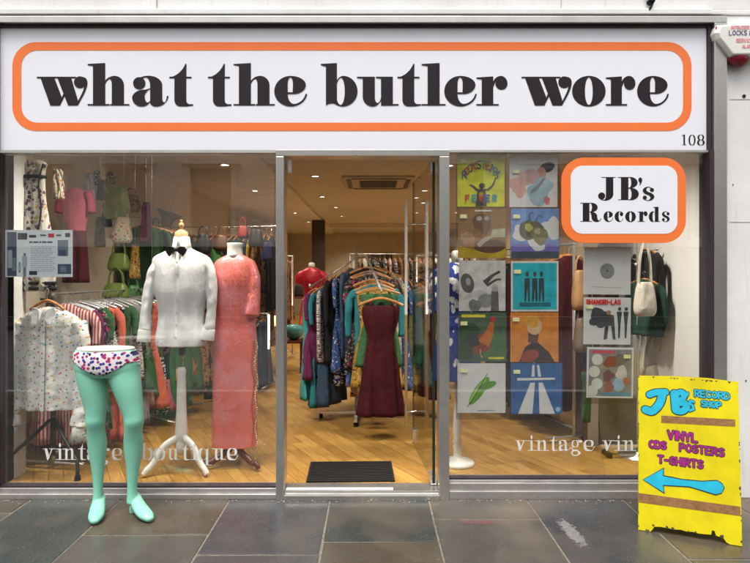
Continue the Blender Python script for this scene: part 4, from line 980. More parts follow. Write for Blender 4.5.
secs_loft(bm, [(z, cx2, cy2, rx, ry) for z, rx, ry in sd_], 56, 4, dfold, sq=2.25)
sleeve(bm, [(X2(248),cy2,z2(263)),(X2(253),cy2-.01,z2(275)),(X2(254.5),cy2-.035,z2(295)),(X2(253.5),cy2-.055,z2(315))], [(.05,.06),(.052,.06),(.05,.055),(.056,.055)], 2, .04)
sleeve(bm, [(X2(223),cy2,z2(263)),(X2(218),cy2-.0,z2(275)),(X2(216),cy2+.01,z2(295)),(X2(217),cy2+.0,z2(315))], [(.05,.06),(.052,.06),(.05,.055),(.05,.055)], 3, .04)
add_mods(obj('dress', bm, SEQ, md, world=True), .0065, 3, .003, .09)
bm = BM(); lathe(bm, [(.068,z2(258)),(.058,z2(254)),(.056,z2(246)),(.060,z2(243.6)),(.058,z2(243))], cx2, cy2, 28); obj('neck', bm, WHITEGL, md, smooth=True, world=True)
bm = BM(); lathe(bm, [(.03,z2(449)),(.035,z2(446)),(.028,z2(442)),(.03,z2(430))], cx2, cy2, 18); obj('post', bm, DKWOOD, md, smooth=True, world=True)
for a in (-PI/2-1.0, -PI/2+.95, PI/2):
    obj('leg', curved_leg(BM(), (cx2, cy2), a, .25, FZ, z2(447), .028, .017), DKWOOD, md, smooth=True, world=True)
bm = BM(); rn = random.Random(3)
for i in range(70):
    t = i/69; sphere(bm, (X2(257.5)+.008*math.sin(t*26)+rn.uniform(-.004,.004), cy2-.06+.01*math.cos(t*20), z2(340)+(z2(470)-z2(340))*t), .008, 8)
obj('bead_string', bm, mat('gold_beads', (.50,.38,.20), .3, .6, .3, 60), md, smooth=True, world=True)

# blue and white dress on a turned white stand behind the records
X3, Y3, k3 = .65, .52, 4.52/600
z3 = lambda py: 1.513-(py-270)*k3
mb = thing('blue_dress_mannequin', 'mannequin in a blue and white dress on a turned white stand behind the records', 'mannequin', (X3, Y3, FZ))
mb.scale = (.88, .88, 1)
bm = BM(); lathe(bm, [(.145,.0),(.148,.012),(.135,.026),(.06,.045),(.034,.06),(.030,.10),(.040,.13),(.030,.15),(.040,.17),(.030,.20),(.036,.24),(.036,.30),(.026,.5),(.024,.65)], 0, 0, 36)
obj('stand', bm, WHITEGL, mb, smooth=True)
bm = BM(); lathe(bm, [(.05,1.48),(.05,1.60),(.03,1.61)], 0, 0, 20); obj('neck', bm, WHITEGL, mb, smooth=True)
bm = BM()
secs_loft(bm, [(1.52,0,0,.055,.05),(1.50,0,0,.10,.06),(1.46,0,0,.17,.08),(1.36,0,0,.17,.11),(1.16,0,0,.15,.1),(1.0,0,0,.17,.12),(.8,0,0,.20,.14),(.64,0,0,.22,.15)], 48, 4, lambda v, th, p: (.012*max(0,v-.4)*math.sin(9*th), .02*max(0,v-.4)*math.sin(9*th)))
sleeve(bm, [(-.15,0,1.45),(-.19,-.01,1.38),(-.205,-.02,1.25),(-.2,-.03,1.14)], [(.05,.06),(.055,.06),(.05,.055),(.05,.05)], 5)
sleeve(bm, [(.15,0,1.45),(.19,-.01,1.38),(.205,-.02,1.25),(.2,-.03,1.14)], [(.05,.06),(.055,.06),(.05,.055),(.05,.05)], 6)
add_mods(obj('dress', bm, cloth('blue_white_print', 'floral', [(.015,.035,.22),(.62,.64,.68),(.68,.68,.7)], 13, thr=.42), mb), .008, 2)

# red mannequin at the back
mr = thing('red_dress_mannequin', 'small mannequin in a red dress beside the dark column at the back', 'mannequin', (-.88, 4.9, FZ))
bm = BM(); secs_loft(bm, [(1.50,0,0,.05,.05),(1.48,0,0,.1,.06),(1.43,0,0,.16,.08),(1.3,0,0,.155,.11),(1.12,0,0,.12,.09),(.95,0,0,.16,.11),(.55,0,0,.2,.14)], 32, 3)
sleeve(bm, [(-.13,0,1.42),(-.18,-.01,1.36),(-.2,-.02,1.25)], [(.05,.05),(.06,.05),(.045,.045)], 5); sleeve(bm, [(.13,0,1.42),(.18,-.01,1.36),(.2,-.02,1.25)], [(.05,.05),(.06,.05),(.045,.045)], 6)
add_mods(obj('dress', bm, mat('red_sequin', (.42,.012,.03), .3, .2, .25, 60, .5, 120), mr), .012, 1)
bm = BM(); lathe(bm, [(.05,1.49),(.045,1.56),(.02,1.575)], 0, 0, 16); obj('neck', bm, WHITEGL, mr, smooth=True)
bm = BM(); lathe(bm, [(.14,0),(.14,.02),(.02,.04),(.02,.6)], 0, 0, 20); obj('stand', bm, DARKMETAL, mr, smooth=True)

# ------------------------------------------------------------------ mint legs
L0 = -.285; kl = (D0+L0)/600
zl = lambda py: EYE-(py-270)*kl
xl = lambda px: (px-371)*kl
ml = thing('mannequin_legs', 'mint green half mannequin of two bare legs in spotted knickers on the wet pavement', 'mannequin', (xl(106), L0, 0))
bm = BM()
# (py, px centre, rx px, y offset, ry m)
pel = [(349.5,105.6,29.0,0,.105),(354,105.8,30.3,0,.112),(362,106.6,31.2,0,.118),(370,107.4,31.4,.005,.120),(376,107.8,29,.01,.105)]
secs_loft(bm, [(zl(a), xl(b), L0+d, c*kl, e) for a, b, c, d, e in pel], 48, 4, sq=2.3)
legL = [(362,93,16,.0,.095),(372,92.6,15.8,0,.098),(387,94.2,13.9,-.005,.09),(404,96.4,11.2,-.012,.072),(414,97,9.6,-.018,.063),(421,97,9.3,-.02,.062),(430,96.6,8.4,-.01,.056),(441,96.7,9.2,.005,.058),(453,97,8.3,.008,.053),(468,97.6,6.2,.005,.042),(484,98.2,4.7,0,.033),(496,98.2,4.7,-.002,.034),(505,97.5,5.6,-.01,.04)]
legR = [(362,122,17,.0,.095),(372,122.8,16.4,0,.098),(387,127.3,14.2,-.01,.09),(404,132,11.4,-.02,.072),(414,134.8,9.9,-.026,.063),(421,135.6,9.5,-.028,.062),(430,134.4,8.7,-.018,.056),(441,133.6,9.5,0,.058),(453,133,8.6,.005,.053),(468,132.8,6.4,.004,.042),(484,132.4,4.8,0,.033),(494,132.2,4.8,-.002,.034),(502,132.8,5.6,-.008,.038)]
for lg in (legL, legR): secs_loft(bm, [(zl(a), xl(b), L0+d, c*kl, e) for a, b, c, d, e in lg], 32, 4)
# feet: boots
def foot(bm, ax, ay, tx, ty, sc_=1.0):
    pts = catmull([(ax, ay+.012, .10), (ax+(tx-ax)*.3, ay+(ty-ay)*.3, .066), (ax+(tx-ax)*.62, ay+(ty-ay)*.62, .041), (ax+(tx-ax)*.88, ay+(ty-ay)*.88, .031), (tx, ty, .026)], 5)
    n = len(pts); side = Vector((-(ty-ay), tx-ax, 0)).normalized()
    tube(bm, pts, [(.032+.014*math.sin(PI*min(1,i/n*1.05)), .036-.014*i/n if i < n-1 else .014) for i in range(n)], 18, up=side)
    sphere(bm, (tx, ty, .024), .030, 14, (1.0, 1.0, .72))
foot(bm, xl(98), L0+.02, xl(106), L0-.15)
cyl(bm, (xl(98), L0+.035, .0), (xl(98), L0+.03, .10), .022, 14, .030)
foot(bm, xl(132.6), L0+.02, xl(156), L0-.118)
cyl(bm, (xl(131.2), L0+.03, .0), (xl(132), L0+.022, .10), .024, 14, .031)
body = obj('legs', bm, mat('mint_green_paint', (.23,.58,.43), .34, 0, .04, 5, .06, 14), ml, world=True)
add_mods(body, .0055, 4)
bm = BM(); lathe(bm, [(.172,zl(350.4)),(.176,zl(348.6)),(.172,zl(347.4))], 0, 0, 48)
for v_ in bm.verts: v_.co.y *= .62
cap = obj('waist_cap', bm, mat('cream_plaster', (.66,.62,.54), .6), ml, smooth=True); cap.location = (0, 0, 0)
SPOT = cloth('spotted_knicker_cotton', 'dots', [(.74,.71,.70),(.40,.02,.10),(.05,.03,.22),(.02,.02,.05),(.32,.03,.20),(.05,.05,.25)], 40, thr=.36, rough=.8, crease=.004)
bm = BM(); n = 96; rings = []
for j in range(11):
    ring = []
    for k in range(n):
        th = 2*PI*k/n; fr_ = max(0, -math.sin(th)); xx_ = abs(math.cos(th))
        if fr_ > 0: low = 362-1.0*xx_+ 12.5*max(0, 1-xx_/.75)**.8
        else: low = 366+10*(1-xx_)
        py = 349.3+(low-349.3)*j/10
        rx, ry = 31.6*kl, .123
        ring.append(bm.verts.new((xl(106.6+ (py-350)*.05)+rx*math.copysign(abs(math.cos(th))**(2/2.3), math.cos(th)), L0+ry*math.copysign(abs(math.sin(th))**(2/2.3), math.sin(th)), zl(py))))
    rings.append(ring)
for a, b in zip(rings, rings[1:]):
    for k in range(n): bm.faces.new((a[k], a[(k+1)%n], b[(k+1)%n], b[k]))
kn = obj('knickers', bm, SPOT, ml, smooth=True, world=True)
sw = kn.modifiers.new('wrap', 'SHRINKWRAP'); sw.target = body; sw.offset = .0035; sw.wrap_mode = 'OUTSIDE_SURFACE'
so = kn.modifiers.new('solid', 'SOLIDIFY'); so.thickness = .003; so.offset = 1

# ------------------------------------------------------------------ spotted blouse on its rail end
YB = .26; kb = (D0+YB)/600
zb_ = lambda py: EYE-(py-270)*kb
xb = lambda px: (px-371)*kb
sb = thing('spotted_blouse', 'sheer white blouse with small coloured spots and round collar hanging in the left window', 'blouse', (xb(48), YB, zb_(300)))
BL = cloth('spotted_sheer_cotton', 'dots', [(.80,.80,.76),(.75,.42,.06),(.65,.12,.06),(.06,.25,.45),(.15,.45,.30),(.75,.55,.10),(.7,.2,.25)], 27, thr=.165, rough=.8, crease=.010)
bm = BM()
tb = [(zb_(307),xb(49),YB,.05,.03),(zb_(309.5),xb(49),YB,.09,.04),(zb_(314),xb(49),YB,.17,.05),(zb_(321),xb(49),YB,.225,.055),(zb_(332),xb(48.5),YB,.225,.06),(zb_(360),xb(48),YB,.212,.065),(zb_(390),xb(48.5),YB,.205,.07),(zb_(409),xb(49),YB,.205,.075)]
secs_loft(bm, tb, 56, 4, lambda v, th, p: (0, .012*v*math.sin(p.x*48)+.008*noise.noise(Vector((p.x*10, 0, p.z*7)))))
sleeve(bm, [(xb(20),YB,zb_(322)),(xb(14),YB-.01,zb_(340)),(xb(12),YB-.01,zb_(375)),(xb(12.5),YB-.02,zb_(405)),(xb(13),YB-.03,zb_(425))], [(.05,.045),(.055,.05),(.055,.045),(.062,.05),(.068,.055)], 7, .09)
sleeve(bm, [(xb(78),YB,zb_(322)),(xb(83),YB-.01,zb_(340)),(xb(85),YB-.01,zb_(375)),(xb(83.5),YB-.02,zb_(405)),(xb(81),YB-.03,zb_(425))], [(.05,.045),(.052,.05),(.048,.045),(.055,.05),(.06,.055)], 9, .09)
add_mods(obj('blouse_body', bm, BL, sb, world=True), .0065, 2, .008, .06)
for px_, w0 in ((11, .065), (79.5, .055)):
    bm = BM(); sgn = -1 if px_ < 40 else 1
    tube(bm, [(xb(px_+2),YB-.03,zb_(424)),(xb(px_+1),YB-.035,zb_(430)),(xb(px_+sgn*3-1),YB-.04,zb_(440))], [(w0*.85,.05),(w0*.75,.045),(w0*1.15,.055)], 28, up=(1,0,0), fold=lambda i, a: (.10*math.sin(7*a) if i == 2 else 0)); obj('frilled_cuff', bm, BL, sb, smooth=True, world=True)
for s in (-1, 1):
    bm = BM(); pts = [(.004,0),(.02,.022),(.052,.034),(.064,.012),(.060,-.02),(.054,-.055),(.040,-.074),(.022,-.070),(.010,-.040)]
    a_ = []
    for u_, v_ in pts: u_ *= 1.25; v_ *= 1.15; a_.append(bm.verts.new((xb(49)+s*(u_+.008), YB-.074-.018*(v_ < -.03), zb_(314)+v_+.014)))
    bm.faces.new(a_); c_ = obj('collar', bm, SH2, sb, world=True); so = c_.modifiers.new('solid', 'SOLIDIFY'); so.thickness = .005; bv = c_.modifiers.new('b', 'BEVEL'); bv.width = .002
bm = BM()
rows_ = []
for i in range(20):
    z = zb_(318)+(zb_(408)-zb_(318))*i/19; rows_.append([bm.verts.new((xb(49)+x, YB-.077-.02*i/19, z)) for x in (-.013, .013)])
for a, b in zip(rows_, rows_[1:]): bm.faces.new((a[0], a[1], b[1], b[0]))
pk = obj('placket', bm, BL, sb, world=True); so = pk.modifiers.new('solid', 'SOLIDIFY'); so.thickness = .004
h = obj('hanger', hanger_bm(), GOLDWOOD, sb, smooth=True); h.location = (0, -.01, .078); h.scale = (.62, 1.6, 1.0)
k_ = obj('hook', hook_bm(), CHROME, h, smooth=True)
# black stand under it
bs = thing('black_stand', 'black metal stand with spread legs carrying the spotted blouse', 'stand', (xb(47), .34, FZ))
bm = BM(); cyl(bm, (0,0,.12), (0,0,1.27), .016, 12); obj('pole', bm, DARKMETAL, bs, smooth=True)
bm = BM(); cyl(bm, (0,0,1.258), (-.02,-.12,1.258), .008, 8); obj('arm', bm, DARKMETAL, bs)
for dx, dy in ((-.25,-.16),(.26,-.17),(0,.30)):
    bm = BM(); tube(bm, catmull([(0,0,.40),(dx*.5,dy*.5,.26),(dx*.93,dy*.93,.15),(dx,dy,.10),(dx,dy,.03)], 4), .013, 10); obj('leg', bm, DARKMETAL, bs, smooth=True)
    bm = BM(); cyl(bm, (dx,dy,.0), (dx,dy,.03), .022, 12); obj('castor', bm, BLACKPL, bs)

# ------------------------------------------------------------------ hanging things in the left window
def wire(parent, p, top):
    bm = BM(); cyl(bm, p, (p[0], p[1], top), .0015, 5); return obj('hanging_wire', bm, CHROME, parent, world=True)
SCF = cloth('scarf_print', 'bands', [(.55,.52,.45),(.02,.02,.03),(.5,.35,.08),(.05,.04,.06)], 3.2)
SCP = cloth('scarf_floral', 'floral', [(.60,.57,.50),(.05,.04,.08),(.4,.3,.10),(.15,.05,.12)], 30, thr=.42)
yd = .36; kd = (D0+yd)/600
pd = thing('patterned_dress', 'long white dress printed in black and ochre hanging behind the poster', 'dress', ((34-371)*kd, yd, 2.33))
bm = BM(); secs_loft(bm, [(-.02,0,0,.06,.02),(-.05,0,0,.10,.03),(-.10,0,0,.085,.03),(-.3,0,0,.09,.035),(-.6,0,0,.13,.045),(-.97,0,0,.165,.05)], 40, 5, lambda v, th, p: (0, .012*math.sin(p.x*60)*v)); obj('dress_body', bm, SCP, pd, smooth=True)
for s in (-1, 1):
    bm = BM(); tube(bm, catmull([(s*.085,-.034,-.05),(s*.055,-.04,-.2),(s*.075,-.045,-.4),(s*.03,-.055,-.7)], 5), (.006), 8); obj('black_trim', bm, PAL['black'], pd, smooth=True)
for z in (-.13, -.55, -.60, -.90, -.94):
    rx = interp([(-.97,.167),(-.6,.133),(-.3,.093),(-.1,.088)], z)
    bm = BM(); secs_loft(bm, [(z,0,0,rx,.054),(z-.022,0,0,rx+.002,.055)], 40, 1); obj('black_band', bm, PAL['black'], pd, smooth=True)
wire(pd, ((34-371)*kd, yd, 2.33), CZ)
ys = .9; ks = (D0+ys)/600
rd = thing('black_red_dress', 'dark dress with a rose pink top hanging right of the poster', 'dress', ((76-371)*ks, ys, 2.2))
bm = BM(); secs_loft(bm, [(-.02,0,0,.05,.02),(-.06,0,0,.13,.04),(-.12,0,0,.17,.05),(-.28,0,0,.15,.05),(-.36,0,0,.12,.05),(-.4,0,0,.12,.05)], 40, 4); obj('bodice', bm, cloth('rose_pink', 'plain', [(.42,.09,.13)]), rd, smooth=True)
bm = BM(); secs_loft(bm, [(-.401,0,0,.121,.05),(-.6,0,0,.14,.055),(-.86,0,0,.16,.06)], 40, 5, lambda v, th, p: (0, .02*math.sin(p.x*55)*v)); obj('skirt', bm, PAL['maroon'], rd, smooth=True)
bm = BM()
for s in (-1, 1): tube(bm, catmull([(s*.14,0,-.06),(s*.19,-.01,-.14),(s*.2,-.02,-.24)], 4), (.05), 12)
obj('sleeves', bm, cloth('dark_rose', 'plain', [(.30,.05,.09)]), rd, smooth=True); rd.scale = (.66, .8, .92); wire(rd, ((76-371)*ks, ys, 2.2), CZ)
def bag(label, px, py, Y, wpx, hpx, m, strap=None, n='handbag', round_=False, group=None, cat='handbag'):
    d = D0+Y; k = d/600; p = W(px, py, Y); w_, h_ = wpx*k/2, hpx*k/2
    t = thing(n, label, cat, (p.x, p.y, p.z), 0, group)
    bm = BM()
    if round_: sphere(bm, (0,0,0), 1, 20, (w_, .05, h_))
    else: secs_loft(bm, [(h_,0,0,w_*.35,.015),(h_*.85,0,0,w_*.72,.03),(0,0,0,w_*.95,.05),(-h_*.7,0,0,w_,.055),(-h_,0,0,w_*.8,.035)], 28, 4, lambda v, th, q: (0, .008*math.sin(q.x*70)*(1-v)), sq=2.6)
    obj('pouch', bm, m, t, smooth=True)
    if strap:
        sh_ = strap*k; bm = BM()
        for s in (-.012, .012): tube(bm, catmull([(-w_*.6, s, h_*.7), (-w_*.45, s, h_+sh_*.6), (0, s, h_+sh_), (w_*.45, s, h_+sh_*.6), (w_*.6, s, h_*.7)], 6), .005, 8)
        obj('strap', bm, m, t, smooth=True)
    return t
GB = 'bags hanging at the left wall'
YG = mat('lime_leather', (.12,.17,.03), .4, 0, .15); GG = mat('green_leather', (.05,.20,.05), .4, 0, .15); KN = cloth('beige_knit', 'camo', [(.42,.36,.26),(.34,.28,.19)], 60)
bag('pale green cloth bag, topmost of the bags at the left wall', 117, 202, 1.45, 26, 34, cloth('sage_cloth','camo',[(.22,.30,.14),(.30,.36,.2)],12), 8, group=GB)
bag('cream patterned bag below the pale green bag', 122, 230, 1.4, 20, 26, PAL['cream floral'], 8, group=GB)
bag('lime green handbag with looped straps, in the middle of the left wall bags', 119, 262, 1.4, 22, 18, YG, 14, group=GB)
bag('lime green round handled bag, lowest of the left wall bags', 116, 291, 1.35, 26, 16, YG, 16, group=GB)
bag('dark green bag beside the lowest lime bag', 133, 296, 1.6, 16, 22, GG, 8, group=GB)
bag('bright green bag left of the white shirt sleeve', 139, 303, 1.7, 14, 16, mat('bright_green', (.08,.35,.04), .5), 6, group=GB)
bag('brown patterned pouch hung beside the pale green bag', 131, 203, 1.7, 18, 18, PAL['brown patterned'], 6, group=GB)
# scarves and gloves clipped high
for i, (px, py, c_, wd, hh, lb) in enumerate(((58,184,'cream floral',11,30,'cream floral scarf knotted high left of the rose pink dress'),(90,186,'grey',9,26,'grey scarf clipped high above the pink topped dress'),(101,190,'black',6,20,'black scarf clipped high beside the grey scarf'),(8,182,'white dotted',12,36,'white dotted scarf bunched at the top left corner of the window'))):
    Y = (.5,.95,1.0,.3)[i]; p = W(px, py, Y); k = (D0+Y)/600
    t = thing('scarf', lb, 'scarf', p); bm = BM()
    secs_loft(bm, [(hh*k/2,0,0,.02,.02),(hh*k*.3,0,0,wd*k*.35,.03),(0,0,0,wd*k*.5,.03),(-hh*k/2,0,0,wd*k*.42,.03)], 24, 4, lambda v, th, q: (.01*math.sin(3*th+v*7), .01*math.sin(8*th)))
    obj('scarf_cloth', bm, PAL[c_], t, smooth=True); wire(t, (p.x, p.y, p.z+hh*k/2), CZ)
# bags hung along the back left rail
GH = 'bags hanging in front of the back left rail'
for px, py, w_, h_, mm, nm, whr in ((203,244,15,20,BAGM[1],'black','highest and leftmost of them'),(216,262,13,24,GG,'green','left of the coral dress'),(221,243,14,16,BAGM[0],'brown','just above the green one'),
    (256,238,15,18,BAGM[1],'black','right above the coral dress'),(268,252,13,20,BAGM[5],'navy','beside the left door jamb'),(166,250,12,26,BAGM[0],'brown','left of the white shirt collar'),(156,236,12,20,BAGM[5],'navy','left of the brown one'),(222,285,10,26,mat('mustard_leather', (.34,.27,.03), .5),'mustard yellow','between shirt and coral dress'),(243,232,11,13,BAGM[2],'red','over the neck of the coral dress')):
    bag('%s bag hung before the back left rail, %s' % (nm, whr), px, py, 3.2, w_, h_, mm, 8, group=GH)
for px, py, w_, h_, c_, whr in ((100,232,9,30,'olive','left of the lime handbag'),(107,214,8,26,'dark green','left of the pale green bag'),(135,262,9,34,'mustard floral','right of the lime handbag'),(124,316,10,26,'green','below the lowest lime bag'),(146,222,9,40,'plum','right of the brown patterned pouch'),(97,178,7,14,'navy spotted','high above the pale green bag'),(110,180,8,16,'white dotted','topmost in the row of clipped scarves'),(152,292,9,46,'dark floral','beside the left shirt sleeve')):
    Y = 1.6; p = W(px, py, Y); k = (D0+Y)/600
    t = thing('scarf', '%s scarf hanging %s' % (c_, whr), 'scarf', p, 0, 'scarves hanging at the left wall'); bm = BM()
    secs_loft(bm, [(h_*k/2,0,0,.012,.012),(h_*k*.35,0,0,w_*k*.4,.03),(0,0,0,w_*k*.5,.03),(-h_*k/2,0,0,w_*k*.45,.03)], 24, 4, lambda v, th, q: (.01*math.sin(3*th+v*7), .012*math.sin(8*th)))
    obj('scarf_cloth', bm, PAL[c_], t, smooth=True); wire(t, (p.x, p.y, p.z+h_*k/2), CZ)
# umbrella / fan shaped grey hat hanging by the shirt
hg = thing('hanging_hat', 'grey felt hat hanging left of the white shirt collar', 'hat', W(168, 218, 2.2)); 
bm = BM(); lathe(bm, [(.13,.07),(.135,.06),(.07,.0),(.05,-.08),(.02,-.09)][::-1], 0, 0, 24); obj('hat_body', bm, PAL['grey'], hg, smooth=True)
bm = BM(); cyl(bm, (0,0,0), (0,0,CZ-W(168,218,2.2).z-.03), .002, 6); obj('hanging_wire', bm, CHROME, hg)
hg.rotation_euler = (0, .3, 0)

# poster
po = thing('window_poster', 'white event poster with blue toned pictures taped inside the left window', 'poster', W(38, 277, .02))
kp = 4.02/600
bm = BM(); a, c = W(5.5, 277, .02), W(72.5, 230, .02); box(bm, a.x, c.x, .018, .021, a.z, c.z); obj('sheet', bm, mat('poster_paper', (.62,.70,.74), .5, 0, .03), po, world=True)
def dot_rect(bm, x0, y0, x1, y1, mi, lay):
    a, c = W(x0, y1, .016), W(x1, y0, .016); y = .0175-lay*.0005
    bm.faces.new([bm.verts.new(v) for v in ((a.x,y,a.z),(c.x,y,a.z),(c.x,y,c.z),(a.x,y,c.z))]).material_index = mi
bm = BM(); rn = random.Random(9)
dot_rect(bm, 7, 232, 16.5, 276, 0, 0); dot_rect(bm, 7.6, 250, 12, 268, 1, 1); dot_rect(bm, 12, 258, 16, 271, 2, 1)
dot_rect(bm, 17.5, 233, 27, 239.6, 3, 0); dot_rect(bm, 48, 233.5, 54, 237.5, 4, 0); dot_rect(bm, 65, 233, 70, 237, 3, 0)
dot_rect(bm, 57.5, 240, 68, 256, 2, 0); dot_rect(bm, 58.5, 250, 66, 255.5, 0, 1); dot_rect(bm, 57.5, 264, 71, 274, 0, 0); dot_rect(bm, 60, 266, 66, 272, 2, 1)
for (x, y0, y1, w_) in ((24.5,253,277,5),(19.5,262,273,3)):
    dot_rect(bm, x-w_*.25, y0, x+w_*.25, y0+3, 2, 1); dot_rect(bm, x-w_/2, y0+3.2, x+w_/2, (y0+y1)/2+2, 1, 1); dot_rect(bm, x-w_*.3, (y0+y1)/2+2.2, x+w_*.3, y1-.4, 2, 1)
for r in range(14):
    x = 30.5; y = 246+r*1.9
    while x < 54-(r % 3)*2:
        w_ = rn.uniform(1.5, 5); dot_rect(bm, x, y, min(x+w_, 55), y+.75, 1, 0); x += w_+.8
x = 29.
for w_ in (4,6,3,5,6): dot_rect(bm, x, 241.2, x+w_-.8, 243, 0, 0); x += w_
dot_rect(bm, 29, 235, 36, 237.6, 3, 0); dot_rect(bm, 40, 234.5, 46, 236, 0, 0); dot_rect(bm, 56, 234.5, 61, 236, 0, 0); dot_rect(bm, 29, 271, 37, 275, 3, 0)
obj('print', bm, [mat('poster_navy', (.05,.07,.13), .5), mat('poster_grey_blue', (.32,.38,.45), .5), mat('poster_slate', (.14,.19,.24), .5), mat('poster_black', (.03,.03,.05), .5), mat('poster_red', (.5,.03,.05), .5)], po, world=True)

# ------------------------------------------------------------------ right window: bags, plinth
bg_ = thing('bag_stand', 'slim chrome stand carrying bags at the right end of the window', 'stand', (2.10, .72, FZ))
bm = BM(); cyl(bm, (0,0,.01), (0,0,1.68), .012, 12); obj('pole', bm, CHROME, bg_, smooth=True)
bm = BM(); lathe(bm, [(.15,0),(.15,.008),(.02,.014),(.02,.03)], 0, 0, 28); obj('base', bm, CHROME, bg_, smooth=True)
for k, a in enumerate((-.6, .5, 1.6, 3.0, 4.2)):
    bm = BM(); cyl(bm, (0,0,1.60-.03*k), (.14*math.cos(a), .14*math.sin(a), 1.62-.03*k), .006, 8); sphere(bm, (.14*math.cos(a), .14*math.sin(a), 1.625-.03*k), .013, 8); obj('arm', bm, CHROME, bg_, smooth=True)
GR = 'bags hanging at the right end of the window'
bag('off white bag with long handles hanging right of the white record sleeve', 645, 299, .5, 21, 34, cloth('ivory_cloth','plain',[(.62,.58,.50)]), 40, group=GR)
bag('dark green bag hanging behind the off white bag', 659, 314, .68, 24, 36, mat('bottle_green_leather', (.012,.07,.04), .4), 24, group=GR)
bag('beige knitted bag hanging below the dark green bag', 667, 341, .72, 27, 26, KN, 20, round_=True, group=GR)
bag('brown bag hanging above the dark green bag', 665, 290, .80, 22, 26, mat('brown_olive_leather', (.10,.075,.04), .5), 14, round_=True, group=GR)
bag('taupe bag hanging lowest, just above the yellow board', 655, 376, .78, 34, 24, mat('taupe_cloth', (.30,.25,.2), .8), 30, round_=True, group=GR)
bag('black bag hanging just under the corner of the orange bordered sign', 664, 258, .85, 20, 26, BAGM[1], 6, group=GR)
bag('tan bag hanging between the record columns', 580, 290, .95, 16, 40, BAGM[3], 14, group=GR)
bag('grey brown bag hanging left of the black and white record sleeve', 582, 335, .95, 16, 34, mat('grey_brown_leather', (.16,.12,.09), .5), 14, group=GR)
gs = tag(obj('green_scarf', tube(BM(), catmull([W(586,372,.8), W(587,395,.8), W(586,422,.8)], 5), [(.035,.02)]*11, 14, up=(1,0,0)), PAL['green'], None, smooth=True), 'green scarf hanging below the lowest record sleeves', 'scarf')
hang('top', 'black', (2.19, .78, 1.74), PI/2, 'black blouse hanging flat by the right wall behind the bags', GR, 2, None, 1, .75)
hang('top', 'dark green', (2.14, .70, 1.50), PI/2+.2, 'dark green blouse hanging low by the right wall behind the bags', GR, 3, None, .9, .7)
hang('coat', 'brown patterned', (2.0, 1.05, 1.72), PI/2-.6, 'brown patterned coat hanging behind the lowest record sleeves', GR, 4, None, .9, 1.0)
# hanging lantern near the top right corner
ln = thing('wall_lamp', 'small metal lamp fitting near the top right corner of the window', 'lamp', W(683, 170, .5))
bm = BM(); sphere(bm, (0,0,.06), .045, 14, (1,1,.7)); tube(bm, [Vector((.035*math.cos(a), 0, -.03+.055*math.sin(a))) for a in [2*PI*k/24 for k in range(25)]], .006, 8, caps=False); cyl(bm, (0,0,.09), (0,0,.26), .006, 8); obj('lamp_body', bm, CHROME, ln, smooth=True)
pth = thing('plinth', 'low plinth with a pale side and dark mauve front in the right window', 'plinth', (2.03, 1.0, FZ))
bm = BM(); box(bm, -.22, .215, .0, .36, .001, .40); obj('plinth_box', bm, mat('mauve_grey_velvet', (.10,.075,.085), .8, 0, .2, 30), pth, bevel=.004)
bm = BM(); box(bm, -.225, -.14, -.012, -.001, .001, .401); obj('edge_panel', bm, mat('greige_board', (.34,.29,.24), .7), pth)
sf = thing('shoe_rack_base', 'low chrome base with two parallel bars in front of the plinth', 'stand', (1.95, .72, FZ))
for dy, z in ((0,.10),(.05,.05)):
    bm = BM(); box(bm, -.17+dy, .4, -.012+dy*2-.06, .012+dy*2-.06, z-.012, z+.008); obj('bar', bm, CHROME, sf, bevel=.004)
for x in (-.11, .36):
    bm = BM(); box(bm, x, x+.03, -.075, .07, .001, .036); obj('foot', bm, DARKMETAL, sf)

